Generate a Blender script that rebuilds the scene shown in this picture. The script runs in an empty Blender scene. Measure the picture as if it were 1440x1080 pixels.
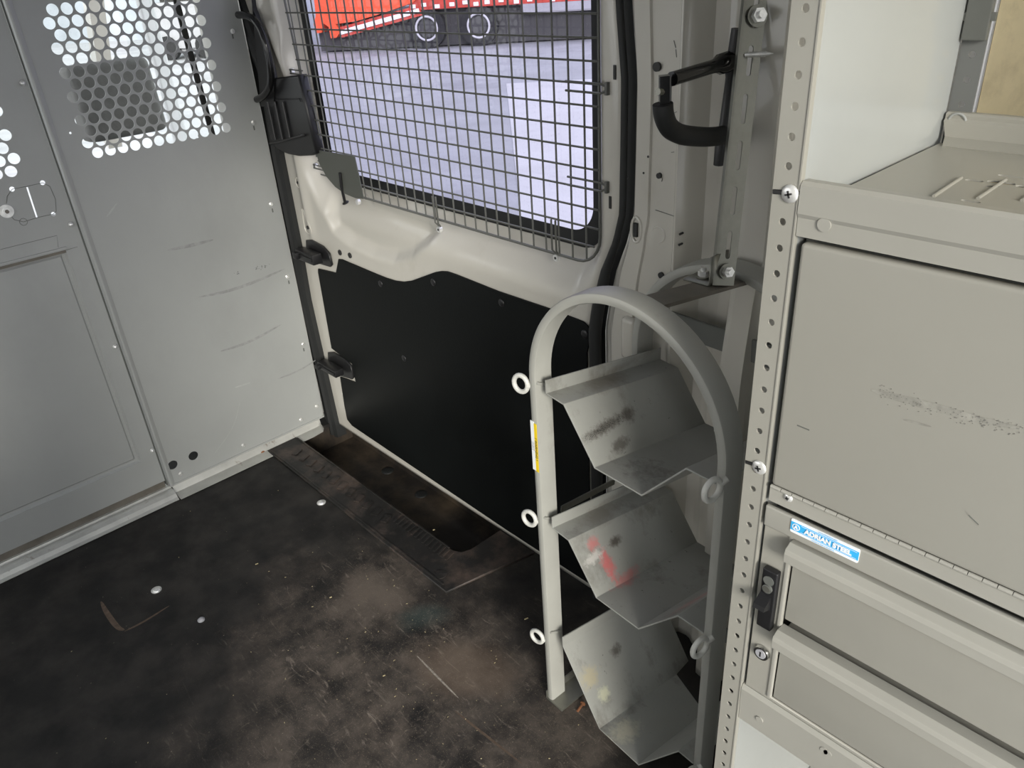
import bpy, bmesh, math, random
from mathutils import Vector, Matrix
random.seed(7)
C = bpy.context.scene.collection
# ------------------------------------------------------------------ camera maths (measured from the photograph)
F = 1089.237
MX = (Vector((0.68342569, 0.72733879, -0.06251087)),
      Vector((0.31664324, -0.37249907, -0.87234254)),
      Vector((-0.65777381, 0.57638765, -0.48488235)))
CAM = Vector((0, 0, 1.45))
def ray(u, v):
    return MX[0]*((u-720)/F) + MX[1]*((v-540)/F) + MX[2]
def at(u, v, ax, val):
    d = ray(u, v); t = (val-CAM[ax])/d[ax]
    return CAM + d*t
def ax_(u, v, x): return at(u, v, 0, x)
def ay(u, v, y): return at(u, v, 1, y)
def az(u, v, z): return at(u, v, 2, z)

# ------------------------------------------------------------------ materials
def nd(nt, t, **kw):
    n = nt.nodes.new(t)
    for k, v in kw.items():
        if k in n.inputs: n.inputs[k].default_value = v
        else: setattr(n, k, v)
    return n
def mat(name, col, rough=.5, metal=0., var=.06, nscale=6., bump=0., bscale=40., spec=.5, coat=0., smudge=None, sscale=3., samt=.5, slo=.55, shi=.75, specks=None, spscale=90., splo=.70):
    m = bpy.data.materials.new(name); m.use_nodes = True
    nt = m.node_tree; b = nt.nodes['Principled BSDF']; L = nt.links.new
    b.inputs['Roughness'].default_value = rough; b.inputs['Metallic'].default_value = metal
    b.inputs['Specular IOR Level'].default_value = spec; b.inputs['Coat Weight'].default_value = coat
    tc = nd(nt, 'ShaderNodeTexCoord')
    n = nd(nt, 'ShaderNodeTexNoise', Scale=nscale, Detail=5., Roughness=.6); L(tc.outputs['Object'], n.inputs['Vector'])
    r = nd(nt, 'ShaderNodeMapRange'); r.inputs['From Min'].default_value = .3; r.inputs['From Max'].default_value = .7
    r.inputs['To Min'].default_value = 1-var; r.inputs['To Max'].default_value = 1+var; L(n.outputs['Fac'], r.inputs['Value'])
    mx = nd(nt, 'ShaderNodeVectorMath', operation='MULTIPLY'); mx.inputs[0].default_value = col[:3]
    L(r.outputs['Result'], mx.inputs[1]); out = mx.outputs[0]
    def layer(out, colr, sc, lo, hi, amt, stretch=(1, 1, 1)):
        mp = nd(nt, 'ShaderNodeMapping'); mp.inputs['Scale'].default_value = stretch; L(tc.outputs['Object'], mp.inputs['Vector'])
        n2 = nd(nt, 'ShaderNodeTexNoise', Scale=sc, Detail=8., Roughness=.7); L(mp.outputs['Vector'], n2.inputs['Vector'])
        r2 = nd(nt, 'ShaderNodeMapRange'); r2.inputs['From Min'].default_value = lo; r2.inputs['From Max'].default_value = hi
        r2.inputs['To Max'].default_value = amt; L(n2.outputs['Fac'], r2.inputs['Value'])
        k = nd(nt, 'ShaderNodeMix', data_type='RGBA'); L(r2.outputs['Result'], k.inputs['Factor']); L(out, k.inputs['A'])
        k.inputs['B'].default_value = (*colr, 1); return k.outputs['Result']
    if smudge: out = layer(out, smudge, sscale, slo, shi, samt, (1, 1, .6))
    if specks: out = layer(out, specks, spscale, splo, splo+.03, .8)
    L(out, b.inputs['Base Color'])
    r3 = nd(nt, 'ShaderNodeMapRange'); r3.inputs['To Min'].default_value = max(rough-.08, .02); r3.inputs['To Max'].default_value = min(rough+.1, 1)
    L(n.outputs['Fac'], r3.inputs['Value']); L(r3.outputs['Result'], b.inputs['Roughness'])
    if bump:
        n4 = nd(nt, 'ShaderNodeTexNoise', Scale=bscale, Detail=3.); L(tc.outputs['Object'], n4.inputs['Vector'])
        bp = nd(nt, 'ShaderNodeBump', Strength=bump, Distance=.002); L(n4.outputs['Fac'], bp.inputs['Height']); L(bp.outputs['Normal'], b.inputs['Normal'])
    return m
def blobs(m, lst):
    nt = m.node_tree; b = nt.nodes['Principled BSDF']; L = nt.links.new
    tc = nt.nodes.new('ShaderNodeTexCoord'); out = b.inputs['Base Color'].links[0].from_socket
    for (c, rad, rotY, col, amt, nsc, nam) in lst:
        mp = nt.nodes.new('ShaderNodeMapping'); mp.vector_type = 'TEXTURE'; mp.inputs['Location'].default_value = c; mp.inputs['Rotation'].default_value = (0, rotY, 0); mp.inputs['Scale'].default_value = rad
        L(tc.outputs['Object'], mp.inputs['Vector']); ln = nt.nodes.new('ShaderNodeVectorMath'); ln.operation = 'LENGTH'; L(mp.outputs['Vector'], ln.inputs[0])
        n = nt.nodes.new('ShaderNodeTexNoise'); n.inputs['Scale'].default_value = nsc; n.inputs['Detail'].default_value = 6; n.inputs['Roughness'].default_value = .75; L(tc.outputs['Object'], n.inputs['Vector'])
        ma = nt.nodes.new('ShaderNodeMath'); ma.operation = 'MULTIPLY_ADD'; ma.inputs[1].default_value = nam; L(n.outputs['Fac'], ma.inputs[0]); L(ln.outputs['Value'], ma.inputs[2])
        r = nt.nodes.new('ShaderNodeMapRange'); r.inputs['From Min'].default_value = 1+nam*.5; r.inputs['From Max'].default_value = .35+nam*.5; r.inputs['To Max'].default_value = amt; L(ma.outputs[0], r.inputs['Value'])
        k = nt.nodes.new('ShaderNodeMix'); k.data_type = 'RGBA'; L(r.outputs['Result'], k.inputs['Factor']); L(out, k.inputs['A']); k.inputs['B'].default_value = (*col, 1); out = k.outputs['Result']
    L(out, b.inputs['Base Color']); return m
GREY = mat('grey_enamel_bulkhead', (.335, .345, .335), .34, var=.04, nscale=3, smudge=(.26, .265, .255), sscale=4, samt=.35, slo=.5, shi=.8, bump=.12, bscale=4)
CAB = mat('warm_grey_enamel', (.325, .316, .278), .36, var=.03, nscale=3, smudge=(.27, .265, .24), sscale=5, samt=.35, slo=.55, shi=.8, bump=.12, bscale=4)
CAB2 = mat('warm_grey_enamel_trim', (.345, .337, .30), .36, var=.03, nscale=8)
RACKM = mat('rack_grey_enamel', (.34, .34, .31), .40, var=.05, nscale=10, smudge=(.16, .15, .12), sscale=14, samt=.5, slo=.60, shi=.78)
TROM = mat('trough_grey_enamel', (.30, .303, .28), .42, var=.06, nscale=9, smudge=(.10, .09, .075), sscale=9, samt=.75, slo=.56, shi=.74, specks=(.05, .045, .04), spscale=60, splo=.66)
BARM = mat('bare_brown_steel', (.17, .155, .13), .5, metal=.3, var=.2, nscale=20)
DKM = mat('dark_grey_steel', (.12, .125, .115), .45, var=.1, nscale=10)
BEIGE = mat('van_white_paint', (.55, .53, .475), .22, var=.03, nscale=4, coat=.5, smudge=(.38, .35, .29), sscale=6, samt=.4, slo=.6, shi=.8)
PLAS = mat('black_trim_panel', (.006, .007, .007), .5, spec=.12, var=.2, nscale=5, specks=(.07, .08, .08), spscale=14, splo=.72, bump=.15, bscale=200)
BLK = mat('black_plastic', (.012, .012, .013), .38, var=.2)
RUB = mat('black_rubber', (.012, .013, .013), .6, var=.2)
GLOSS = mat('gloss_black_plastic', (.01, .01, .01), .12, var=.1)
CHR = mat('chrome', (.7, .7, .68), .2, metal=1, var=.05)
ZINC = mat('zinc_screw', (.85, .85, .83), .30, metal=.6, var=.2, nscale=60)
GALV = mat('galvanised_steel', (.25, .25, .22), .38, metal=.75, var=.12, nscale=25, smudge=(.15, .13, .1), sscale=25, samt=.4)
RAIL = mat('aluminium_threshold', (.55, .55, .52), .35, metal=.5, var=.12, nscale=12, smudge=(.16, .10, .06), sscale=20, samt=.8, slo=.6, shi=.7)
WIRE = mat('grey_coated_wire', (.11, .112, .10), .42, var=.1)
PLATE = mat('dark_olive_plate', (.085, .09, .078), .5, var=.05)
WHITEM = mat('white_paint', (.75, .76, .78), .3, var=.02)
RING = mat('white_painted_ring', (.58, .58, .54), .4, var=.08, nscale=40, smudge=(.25, .2, .15), sscale=60, samt=.5)
TAN = mat('tan_fibreboard', (.78, .66, .41), .75, var=.08, nscale=12, smudge=(.50, .41, .24), sscale=22, samt=.6, slo=.52, shi=.72, bump=.3, bscale=120)
PANELM = mat('glossy_end_panel', (.37, .385, .375), .16, var=.04, nscale=3, coat=.6, smudge=(.36, .36, .34), sscale=5, samt=.5, slo=.55, shi=.8, bump=.10, bscale=5)
REARM = mat('shaded_grey_enamel', (.15, .155, .15), .5, var=.05)  # same shelf enamel, darkened: shade on the rear upright put into the colour
SEATM = mat('grey_seat_cloth', (.22, .22, .215), .85, var=.1, nscale=30, bump=.3, bscale=300)
DASH = mat('dash_plastic', (.05, .05, .05), .7)
TYRE = mat('tyre_rubber', (.015, .015, .016), .8)
ORANGE = mat('orange_red_paint', (.75, .10, .035), .4, var=.1)
REDM = mat('trailer_red', (.5, .05, .03), .45, var=.2)
BLUEL = mat('badge_blue', (.045, .44, .85), .4, var=.01)
WHT = mat('badge_white', (.85, .87, .88), .4, var=.01)
YEL = mat('warning_yellow', (.85, .62, .02), .4, var=.02)
INK = mat('print_black', (.02, .02, .02), .5)
REDP = mat('red_paint_smear', (.62, .22, .22), .5, var=.3, nscale=60)
ORAL = mat('orange_sticker', (.8, .15, .08), .5)
BRAKE = mat('dark_steel_rim', (.35, .35, .37), .5)
RIMM = mat('pale_rim', (.55, .55, .57), .5)
CREAM = mat('cream_render', (.62, .58, .46), .8)
BLDM = mat('grey_blue_cladding', (.33, .36, .40), .8, var=.3, nscale=.4)
RUST = mat('rust', (.22, .09, .04), .8, var=.3, nscale=50)

SC3 = mat('warm_scuff', (.285, .278, .245), .45, var=.25, nscale=90); SC4 = mat('dark_chip', (.20, .195, .175), .6)
def floor_mat():
    m = bpy.data.materials.new('dusty_rubber_floor'); m.use_nodes = True
    nt = m.node_tree; b = nt.nodes['Principled BSDF']; L = nt.links.new
    tc = nd(nt, 'ShaderNodeTexCoord')
    def noise(sc, det=6., rough=.6, st=(1, 1, 1), rot=0, dist=0.):
        mp = nd(nt, 'ShaderNodeMapping'); mp.inputs['Scale'].default_value = st; mp.inputs['Rotation'].default_value = (0, 0, rot)
        L(tc.outputs['Object'], mp.inputs['Vector'])
        n = nd(nt, 'ShaderNodeTexNoise', Scale=sc, Detail=det, Roughness=rough, Distortion=dist); L(mp.outputs['Vector'], n.inputs['Vector']); return n.outputs['Fac']
    def mr(v, a, b_, c=0., d=1.):
        r = nd(nt, 'ShaderNodeMapRange', interpolation_type='SMOOTHSTEP')
        for k, x in zip(('From Min', 'From Max', 'To Min', 'To Max'), (a, b_, c, d)): r.inputs[k].default_value = x
        L(v, r.inputs['Value']); return r.outputs['Result']
    def mth(op, a, b_):
        n = nd(nt, 'ShaderNodeMath', operation=op)
        for i, x in enumerate((a, b_)):
            if isinstance(x, (int, float)): n.inputs[i].default_value = x
            else: L(x, n.inputs[i])
        return n.outputs[0]
    def blob(cx, cy, rx, ry, rot, soft=.5):
        mp = nd(nt, 'ShaderNodeMapping', vector_type='TEXTURE'); mp.inputs['Location'].default_value = (cx, cy, 0)
        mp.inputs['Rotation'].default_value = (0, 0, rot); mp.inputs['Scale'].default_value = (rx, ry, 1e3)
        L(tc.outputs['Object'], mp.inputs['Vector'])
        ln = nd(nt, 'ShaderNodeVectorMath', operation='LENGTH'); L(mp.outputs['Vector'], ln.inputs[0])
        w = mth('ADD', ln.outputs['Value'], mth('MULTIPLY', mth('SUBTRACT', noise(5., 5.), .5), 1.4))
        return mr(w, 1.0, 1-soft)
    def mix(f, a, col):
        k = nd(nt, 'ShaderNodeMix', data_type='RGBA'); L(f, k.inputs['Factor'])
        if isinstance(a, tuple): k.inputs['A'].default_value = (*a, 1)
        else: L(a, k.inputs['A'])
        k.inputs['B'].default_value = (*col, 1); return k.outputs['Result']
    col = mix(mr(noise(9., 7.), .35, .7), (.010, .0095, .009), (.030, .027, .024))
    big = blob(-1.12, .52, .72, .50, -.5, .7)
    big2 = blob(-.80, .62, .30, .55, .3, .8)
    dust = mth('MAXIMUM', big, big2)
    dn = mth('MULTIPLY', dust, mr(noise(6., 9., .68, (1, 1, 1)), .36, .66))
    col = mix(mth('MULTIPLY', dn, .9), col, (.135, .110, .090))
    scr = mth('MULTIPLY', dust, mr(noise(14., 8., .75, (1, 4, 1), .6, 1.2), .55, .72))
    col = mix(mth('MULTIPLY', scr, .8), col, (.27, .225, .185))
    scr2 = mth('MULTIPLY', dust, mr(noise(20., 8., .8, (3, 1, 1), -.3, 1.5), .56, .74))
    col = mix(mth('MULTIPLY', scr2, .75), col, (.24, .20, .155))
    pat = blob(-1.05, .72, .16, .10, .4, .6)
    col = mix(mth('MULTIPLY', pat, .35), col, (.17, .12, .085))
    pat2 = blob(-1.42, .70, .16, .09, .2, .9)
    col = mix(mth('MULTIPLY', pat2, .5), col, (.135, .110, .090))
    pat3 = blob(-1.26, .75, .10, .06, .9, .9)
    col = mix(mth('MULTIPLY', pat3, .4), col, (.05, .085, .08))
    gr = mr(noise(330., 2., .6), .60, .70)
    col = mix(mth('MULTIPLY', gr, mth('MULTIPLY', dust, .6)), col, (.24, .19, .14))
    sp = mr(noise(140., 3., .5), .735, .76)
    col = mix(mth('MULTIPLY', sp, .5), col, (.42, .36, .26))
    L(col, b.inputs['Base Color']); b.inputs['Specular IOR Level'].default_value = .35
    L(mr(noise(6.), .3, .7, .5, .75), b.inputs['Roughness'])
    bp = nd(nt, 'ShaderNodeBump', Strength=.35, Distance=.001); L(noise(350., 2.), bp.inputs['Height']); L(bp.outputs['Normal'], b.inputs['Normal'])
    return m
FLOORM = floor_mat()
TRIMM = mat('worn_black_trim', (.016, .015, .014), .5, var=.3, nscale=12, smudge=(.11, .08, .065), sscale=7, samt=.9, slo=.48, shi=.72, bump=.3, bscale=90)
WELLM = mat('muddy_well', (.016, .013, .011), .6, var=.3, nscale=8, smudge=(.13, .095, .06), sscale=5, samt=.8, slo=.45, shi=.8, bump=.2, bscale=30)
ROADM = mat('asphalt', (.36, .365, .375), .9, var=.12, nscale=1.2, smudge=(.24, .24, .26), sscale=.35, samt=.6, slo=.55, shi=.65, bump=.3, bscale=60, specks=(.2, .2, .2), spscale=8, splo=.68)
CONC = mat('concrete', (.55, .545, .545), .9, var=.08, nscale=1., smudge=(.42, .41, .41), sscale=2., samt=.4, slo=.55, shi=.7)
def glass(name, col):
    m = bpy.data.materials.new(name); m.use_nodes = True; nt = m.node_tree; nt.nodes.clear()
    o = nd(nt, 'ShaderNodeOutputMaterial'); t = nd(nt, 'ShaderNodeBsdfTransparent'); t.inputs['Color'].default_value = (*col, 1)
    g = nd(nt, 'ShaderNodeBsdfGlossy', Roughness=.03); fr = nd(nt, 'ShaderNodeFresnel', IOR=1.45); mx = nd(nt, 'ShaderNodeMixShader')
    df = nd(nt, 'ShaderNodeBsdfDiffuse'); df.inputs['Color'].default_value = (.7, .7, .72, 1)
    tc = nd(nt, 'ShaderNodeTexCoord'); n1 = nd(nt, 'ShaderNodeTexNoise', Scale=160., Detail=4.); L = nt.links.new
    L(tc.outputs['Object'], n1.inputs['Vector']); r = nd(nt, 'ShaderNodeMapRange'); L(n1.outputs['Fac'], r.inputs['Value'])
    for k, x in zip(('From Min', 'From Max', 'To Min', 'To Max'), (.58, .72, .0, .10)): r.inputs[k].default_value = x
    mx2 = nd(nt, 'ShaderNodeMixShader')
    mm = nd(nt, 'ShaderNodeMath', operation='MULTIPLY'); mm.inputs[1].default_value = .08; L(fr.outputs[0], mm.inputs[0]); L(mm.outputs[0], mx.inputs[0]); L(t.outputs[0], mx.inputs[1]); L(g.outputs[0], mx.inputs[2])
    L(r.outputs['Result'], mx2.inputs[0]); L(mx.outputs[0], mx2.inputs[1]); L(df.outputs[0], mx2.inputs[2]); L(mx2.outputs[0], o.inputs['Surface'])
    return m
TINT = glass('privacy_glass', (.52, .51, .65))
CLEAR = glass('clear_glass', (.9, .93, .92))

# ------------------------------------------------------------------ builders
def link(o, parent=None, **props):
    C.objects.link(o)
    if parent is not None: o.parent = parent; o.matrix_parent_inverse = parent_inv(parent)
    for k, v in props.items(): o[k] = v
    return o
def world_of(o):
    m = o.matrix_basis.copy()
    return world_of(o.parent) @ o.matrix_parent_inverse @ m if o.parent else m
def parent_inv(p): return world_of(p).inverted()
def mobj(name, bm, m, parent=None, smooth=False, loc=None):
    me = bpy.data.meshes.new(name)
    if loc is not None: bmesh.ops.translate(bm, verts=bm.verts, vec=-Vector(loc))
    bmesh.ops.recalc_face_normals(bm, faces=bm.faces)
    bm.to_mesh(me); bm.free()
    ms = m if isinstance(m, (list, tuple)) else [m]
    for x in ms: me.materials.append(x)
    if smooth:
        for p in me.polygons: p.use_smooth = True
        try: me.set_sharp_from_angle(angle=math.radians(38))
        except Exception: pass
    o = bpy.data.objects.new(name, me)
    if loc is not None: o.location = loc
    return link(o, parent)
def empty(name, loc, label, cat, group=None):
    o = bpy.data.objects.new(name, None); o.location = loc; C.objects.link(o); o.empty_display_size = .05
    o['label'] = label; o['category'] = cat
    if group: o['group'] = group
    return o
def tag(o, label, cat, group=None, kind=None):
    o['label'] = label; o['category'] = cat
    if group: o['group'] = group
    if kind: o['kind'] = kind
    return o
def struct(o): o['kind'] = 'structure'; return o
def box(bm, a, b, bev=0., seg=2):
    a = Vector(a); b = Vector(b)
    r = bmesh.ops.create_cube(bm, size=1, matrix=Matrix.Translation((a+b)/2) @ Matrix.Diagonal((abs(b.x-a.x), abs(b.y-a.y), abs(b.z-a.z), 1)))
    if bev:
        es = list({e for v in r['verts'] for e in v.link_edges})
        bmesh.ops.bevel(bm, geom=es, offset=bev, segments=seg, affect='EDGES', profile=.6)
def obox(bm, c, X, Y, Z, s, bev=0.):   # oriented box
    m = Matrix((X.normalized()*s[0], Y.normalized()*s[1], Z.normalized()*s[2])).transposed().to_4x4(); m.translation = c
    r = bmesh.ops.create_cube(bm, size=1, matrix=m)
    if bev: bmesh.ops.bevel(bm, geom=list({e for v in r['verts'] for e in v.link_edges}), offset=bev, segments=2, affect='EDGES')
def frame_of(d):
    d = d.normalized(); a = Vector((0, 0, 1)) if abs(d.z) < .9 else Vector((1, 0, 0))
    x = d.cross(a).normalized(); return x, d.cross(x).normalized()
def tube(bm, pts, r, seg=10, closed=False, cap=True):
    pts = [Vector(p) for p in pts]; n = len(pts); rings = []
    x0 = None
    for i, p in enumerate(pts):
        if closed: d = pts[(i+1) % n]-pts[i-1]
        else: d = pts[min(i+1, n-1)]-pts[max(i-1, 0)]
        d.normalize()
        if x0 is None: x0, _ = frame_of(d)
        x0 = (x0-d*x0.dot(d)).normalized(); y0 = d.cross(x0)
        rr = r[i] if isinstance(r, (list, tuple)) else r
        rings.append([bm.verts.new(p+x0*rr*math.cos(2*math.pi*k/seg)+y0*rr*math.sin(2*math.pi*k/seg)) for k in range(seg)])
    m = n if closed else n-1
    for i in range(m):
        A, B = rings[i], rings[(i+1) % n]
        for k in range(seg): bm.faces.new((A[k], A[(k+1) % seg], B[(k+1) % seg], B[k]))
    if cap and not closed:
        bm.faces.new(rings[0][::-1]); bm.faces.new(rings[-1])
def cyl(bm, a, b, r, seg=20, r2=None):
    tube(bm, [a, b], [r, r if r2 is None else r2], seg)
def dome(bm, c, n, r, h, seg=16):
    n = Vector(n).normalized(); c = Vector(c); k = 5
    tube(bm, [c-n*.0005]+[c+n*(h*math.sin(math.pi/2*i/k)) for i in range(k+1)], [r]+[max(r*math.cos(math.pi/2*i/k), r*.05) for i in range(k+1)], seg)
def smoothpath(pts, it=3):
    pts = [Vector(p) for p in pts]
    for _ in range(it):
        q = [pts[0]]
        for a, b in zip(pts, pts[1:]): q += [a.lerp(b, .25), a.lerp(b, .75)]
        q.append(pts[-1]); pts = q
    return pts
def extr(bm, prof, d):          # profile (3D polyline) swept by vector d (open sheet)
    d = Vector(d); A = [bm.verts.new(Vector(p)) for p in prof]; B = [bm.verts.new(Vector(p)+d) for p in prof]
    for i in range(len(prof)-1): bm.faces.new((A[i], A[i+1], B[i+1], B[i]))
def solidify(o, t, off=0., bev=0.):
    if off == 'out':
        off = -1 if sum(p.normal.y*p.area for p in o.data.polygons) < 0 else 1
    s = o.modifiers.new('thick', 'SOLIDIFY'); s.thickness = t; s.offset = off
    if bev:
        b = o.modifiers.new('round', 'BEVEL'); b.width = bev; b.segments = 2; b.limit_method = 'ANGLE'; b.angle_limit = math.radians(30)
    return o
def circ(x, y, r, n=16, rot=0): return [(x+r*math.cos(2*math.pi*k/n+rot), y+r*math.sin(2*math.pi*k/n+rot)) for k in range(n)]
def slot(x, y, w, h, ang=0, n=6):
    p = []; r = min(w, h)/2; L_ = max(w, h)/2-r
    for s in (1, -1):
        for k in range(n+1):
            a = -math.pi/2+math.pi*k/n if s == 1 else math.pi/2+math.pi*k/n
            p.append((s*L_+r*math.cos(a), r*math.sin(a)))
    if h > w: p = [(-b, a) for a, b in p]
    c, s_ = math.cos(ang), math.sin(ang)
    return [(x+a*c-b*s_, y+a*s_+b*c) for a, b in p]
def rrect(x0, y0, x1, y1, r, n=5):
    out = []
    for cx, cy, a0 in ((x1-r, y1-r, 0), (x0+r, y1-r, 90), (x0+r, y0+r, 180), (x1-r, y0+r, 270)):
        for k in range(n+1):
            a = math.radians(a0+90*k/n); out.append((cx+r*math.cos(a), cy+r*math.sin(a)))
    return out
def split(o):
    bm = bmesh.new(); bm.from_mesh(o.data); bm.verts.ensure_lookup_table(); seen = set(); isl = []
    for v in bm.verts:
        if v.index in seen: continue
        st, grp = [v], []; seen.add(v.index)
        while st:
            a = st.pop(); grp.append(a.index)
            for e in a.link_edges:
                b = e.other_vert(a)
                if b.index not in seen: seen.add(b.index); st.append(b)
        isl.append(set(grp))
    for g in isl[1:]:
        b2 = bm.copy(); b2.verts.ensure_lookup_table(); bmesh.ops.delete(b2, geom=[v for v in b2.verts if v.index not in g], context='VERTS')
        c = o.copy(); c.data = o.data.copy(); b2.to_mesh(c.data); b2.free(); C.objects.link(c)
    bmesh.ops.delete(bm, geom=[v for v in bm.verts if v.index not in isl[0]], context='VERTS'); bm.to_mesh(o.data); bm.free()
    return o
PLN = {'xz': lambda c: Matrix(((1, 0, 0, 0), (0, 0, -1, c), (0, 1, 0, 0), (0, 0, 0, 1))),
       'yz': lambda c: Matrix(((0, 0, 1, c), (1, 0, 0, 0), (0, 1, 0, 0), (0, 0, 0, 1))),
       'xy': lambda c: Matrix(((1, 0, 0, 0), (0, 1, 0, 0), (0, 0, 1, c), (0, 0, 0, 1)))}
def plate_cdt(name, outer, holes, plane, c, thick, m, parent, M4):
    from mathutils.geometry import delaunay_2d_cdt
    vs, es, loops = [], [], []
    for pts in [outer]+list(holes):
        k = len(vs); n = len(pts); vs += [Vector((p[0], p[1])) for p in pts]; es += [(k+i, k+(i+1) % n) for i in range(n)]
        loops.append(([tuple(p) for p in pts], min(p[0] for p in pts), max(p[0] for p in pts), min(p[1] for p in pts), max(p[1] for p in pts)))
    V, E_, F_, _, _, _ = delaunay_2d_cdt(vs, es, [], 0, 1e-6)
    def ins(x, y, lp):
        P, a, b, c_, d = lp
        if x < a or x > b or y < c_ or y > d: return False
        q = False; j = len(P)-1
        for i in range(len(P)):
            if (P[i][1] > y) != (P[j][1] > y) and x < (P[j][0]-P[i][0])*(y-P[i][1])/(P[j][1]-P[i][1])+P[i][0]: q = not q
            j = i
        return q
    bm = bmesh.new(); bv = [bm.verts.new((p.x, p.y, 0)) for p in V]
    for f in F_:
        x = sum(V[i].x for i in f)/len(f); y = sum(V[i].y for i in f)/len(f)
        if ins(x, y, loops[0]) and not any(ins(x, y, l) for l in loops[1:]): bm.faces.new([bv[i] for i in f])
    for v in [v for v in bm.verts if not v.link_faces]: bm.verts.remove(v)
    r = bmesh.ops.extrude_face_region(bm, geom=bm.faces[:])
    bmesh.ops.translate(bm, verts=[g for g in r['geom'] if isinstance(g, bmesh.types.BMVert)], vec=(0, 0, -thick))
    bmesh.ops.transform(bm, matrix=(M4 if M4 is not None else PLN[plane](c)), verts=bm.verts)
    return mobj(name, bm, m, parent)
def plate(name, outer, holes, plane, c, thick, m, parent=None, bev=0., M4=None):
    """flat sheet with real holes; visible face at c, thickness goes away from the room"""
    if not bev: return plate_cdt(name, outer, holes, plane, c, thick, m, parent, M4)
    cu = bpy.data.curves.new('t', 'CURVE'); cu.dimensions = '2D'; cu.fill_mode = 'BOTH'; cu.extrude = thick/2-bev; cu.bevel_depth = bev; cu.bevel_resolution = 2
    if bev: cu.offset = -bev
    for pts in [outer]+list(holes):
        s = cu.splines.new('POLY'); s.points.add(len(pts)-1); s.use_cyclic_u = True
        for i, p in enumerate(pts): s.points[i].co = (p[0], p[1], 0, 1)
    t = bpy.data.objects.new('t', cu); C.objects.link(t)
    dg = bpy.context.evaluated_depsgraph_get(); dg.update()
    me = bpy.data.meshes.new_from_object(t.evaluated_get(dg)); bpy.data.objects.remove(t); bpy.data.curves.remove(cu)
    T = (M4 if M4 is not None else PLN[plane](c)) @ Matrix.Translation((0, 0, -thick/2))
    me.transform(T); me.materials.clear(); me.materials.append(m)
    o = bpy.data.objects.new(name, me); me.name = name
    return link(o, parent)
def text(name, s, size, M4, m, parent, ext=.0003, off=0., sx=1.):
    cu = bpy.data.curves.new('t', 'FONT'); cu.body = s; cu.size = size; cu.extrude = ext; cu.offset = off; cu.align_x = 'CENTER'; cu.align_y = 'CENTER'
    t = bpy.data.objects.new('t', cu); C.objects.link(t)
    dg = bpy.context.evaluated_depsgraph_get(); dg.update()
    me = bpy.data.meshes.new_from_object(t.evaluated_get(dg)); bpy.data.objects.remove(t); bpy.data.curves.remove(cu)
    me.transform(M4 @ Matrix.Diagonal((sx, 1, 1, 1))); me.materials.clear(); me.materials.append(m)
    return link(bpy.data.objects.new(name, me), parent)
def pick(z, tab):
    for (z0, a), (z1, b) in zip(tab, tab[1:]):
        if z <= z1 or (z1, b) == tab[-1]:
            t = max(0, min(1, (z-z0)/(z1-z0))) if z1 != z0 else 0
            return a+(b-a)*t
def sst(a, b, x):
    t = max(0., min(1., (x-a)/(b-a))); return t*t*(3-2*t)

def ribbon(name, pxs, ax, val, w, m, par, lift):
    bm = bmesh.new(); P = smoothpath([at(u, v, ax, val) for u, v in pxs], 3); n = len(P); A = []
    N = (Vector((1, 0, 0)), Vector((0, -1, 0)), Vector((0, 0, 1)))[ax]
    for i, p in enumerate(P):
        d = (P[min(i+1, n-1)]-P[max(i-1, 0)]).normalized(); s = d.cross(N).normalized()*(w*(.12+math.sin(math.pi*i/(n-1)))); p = p+N*lift; A.append((bm.verts.new(p+s), bm.verts.new(p-s)))
    for a, b in zip(A, A[1:]): bm.faces.new((a[0], a[1], b[1], b[0]))
    return mobj(name, bm, m, par)
XP, YW = -2.272, 1.11; X0_ = -.333

# ================================================================== FLOOR
wx0, wx1, wy0, wy1 = -2.262, -1.352, .955, 1.125
well = rrect(wx0, wy0, wx1, wy1, .035)
o = plate('floor', [(-3.9, -.72), (.46, -.72), (.46, 1.22), (-3.9, 1.22)], [well], 'xy', 0, .012, FLOORM); struct(o)
bm = bmesh.new(); wz = -.105
W = [(wx0-.01, wy0-.0), (wx1+.01, wy0-.0), (wx1+.01, wy1+.05), (wx0-.01, wy1+.05)]
lo = [bm.verts.new((x, y, wz)) for x, y in W]; hi = [bm.verts.new((x, y, -.004)) for x, y in W]
bm.faces.new(lo)
for i in range(4): bm.faces.new((lo[i], lo[(i+1) % 4], hi[(i+1) % 4], hi[i]))
o = mobj('floor_step_well', bm, WELLM); struct(o); solidify(o, .003, 1.)
# trim surround of the well
px = [(386, 633), (630, 836), (727, 770), (790, 826)]
sur = [(-2.262, .84), (-1.275, .838), (-1.25, .955), (-1.215, 1.10), (wx1-.002, 1.10), (wx1-.002, 1.05), (wx1-.002, wy0+.035), (wx1-.012, wy0+.01), (wx1-.035, wy0-.002), (-2.262, wy0-.002)]
trim = plate('trim_1', sur, [], 'xy', .008, .008, TRIMM, bev=.002); struct(trim)
bm = bmesh.new()
for i in range(16):                      # tread blocks pressed in the trim
    x = -2.17+i*.048
    if i < 12: obox(bm, Vector((x, .905, .0095)), Vector((1, .45, 0)), Vector((-.45, 1, 0)), Vector((0, 0, 1)), (.022, .036, .004), .0012)
for i in range(15):
    x = -1.62+i*.0175
    obox(bm, Vector((x, .930, .009)), Vector((1, .25, 0)), Vector((-.25, 1, 0)), Vector((0, 0, 1)), (.007, .034, .003))
box(bm, (-2.25, .846, .008), (-1.30, .852, .011), .001); box(bm, (-2.25, .948, .008), (-1.40, .953, .012), .001)
c_ = az(620, 808, .008); cyl(bm, (c_.x, c_.y, .007), (c_.x, c_.y, .010), .016, 24)
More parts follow.
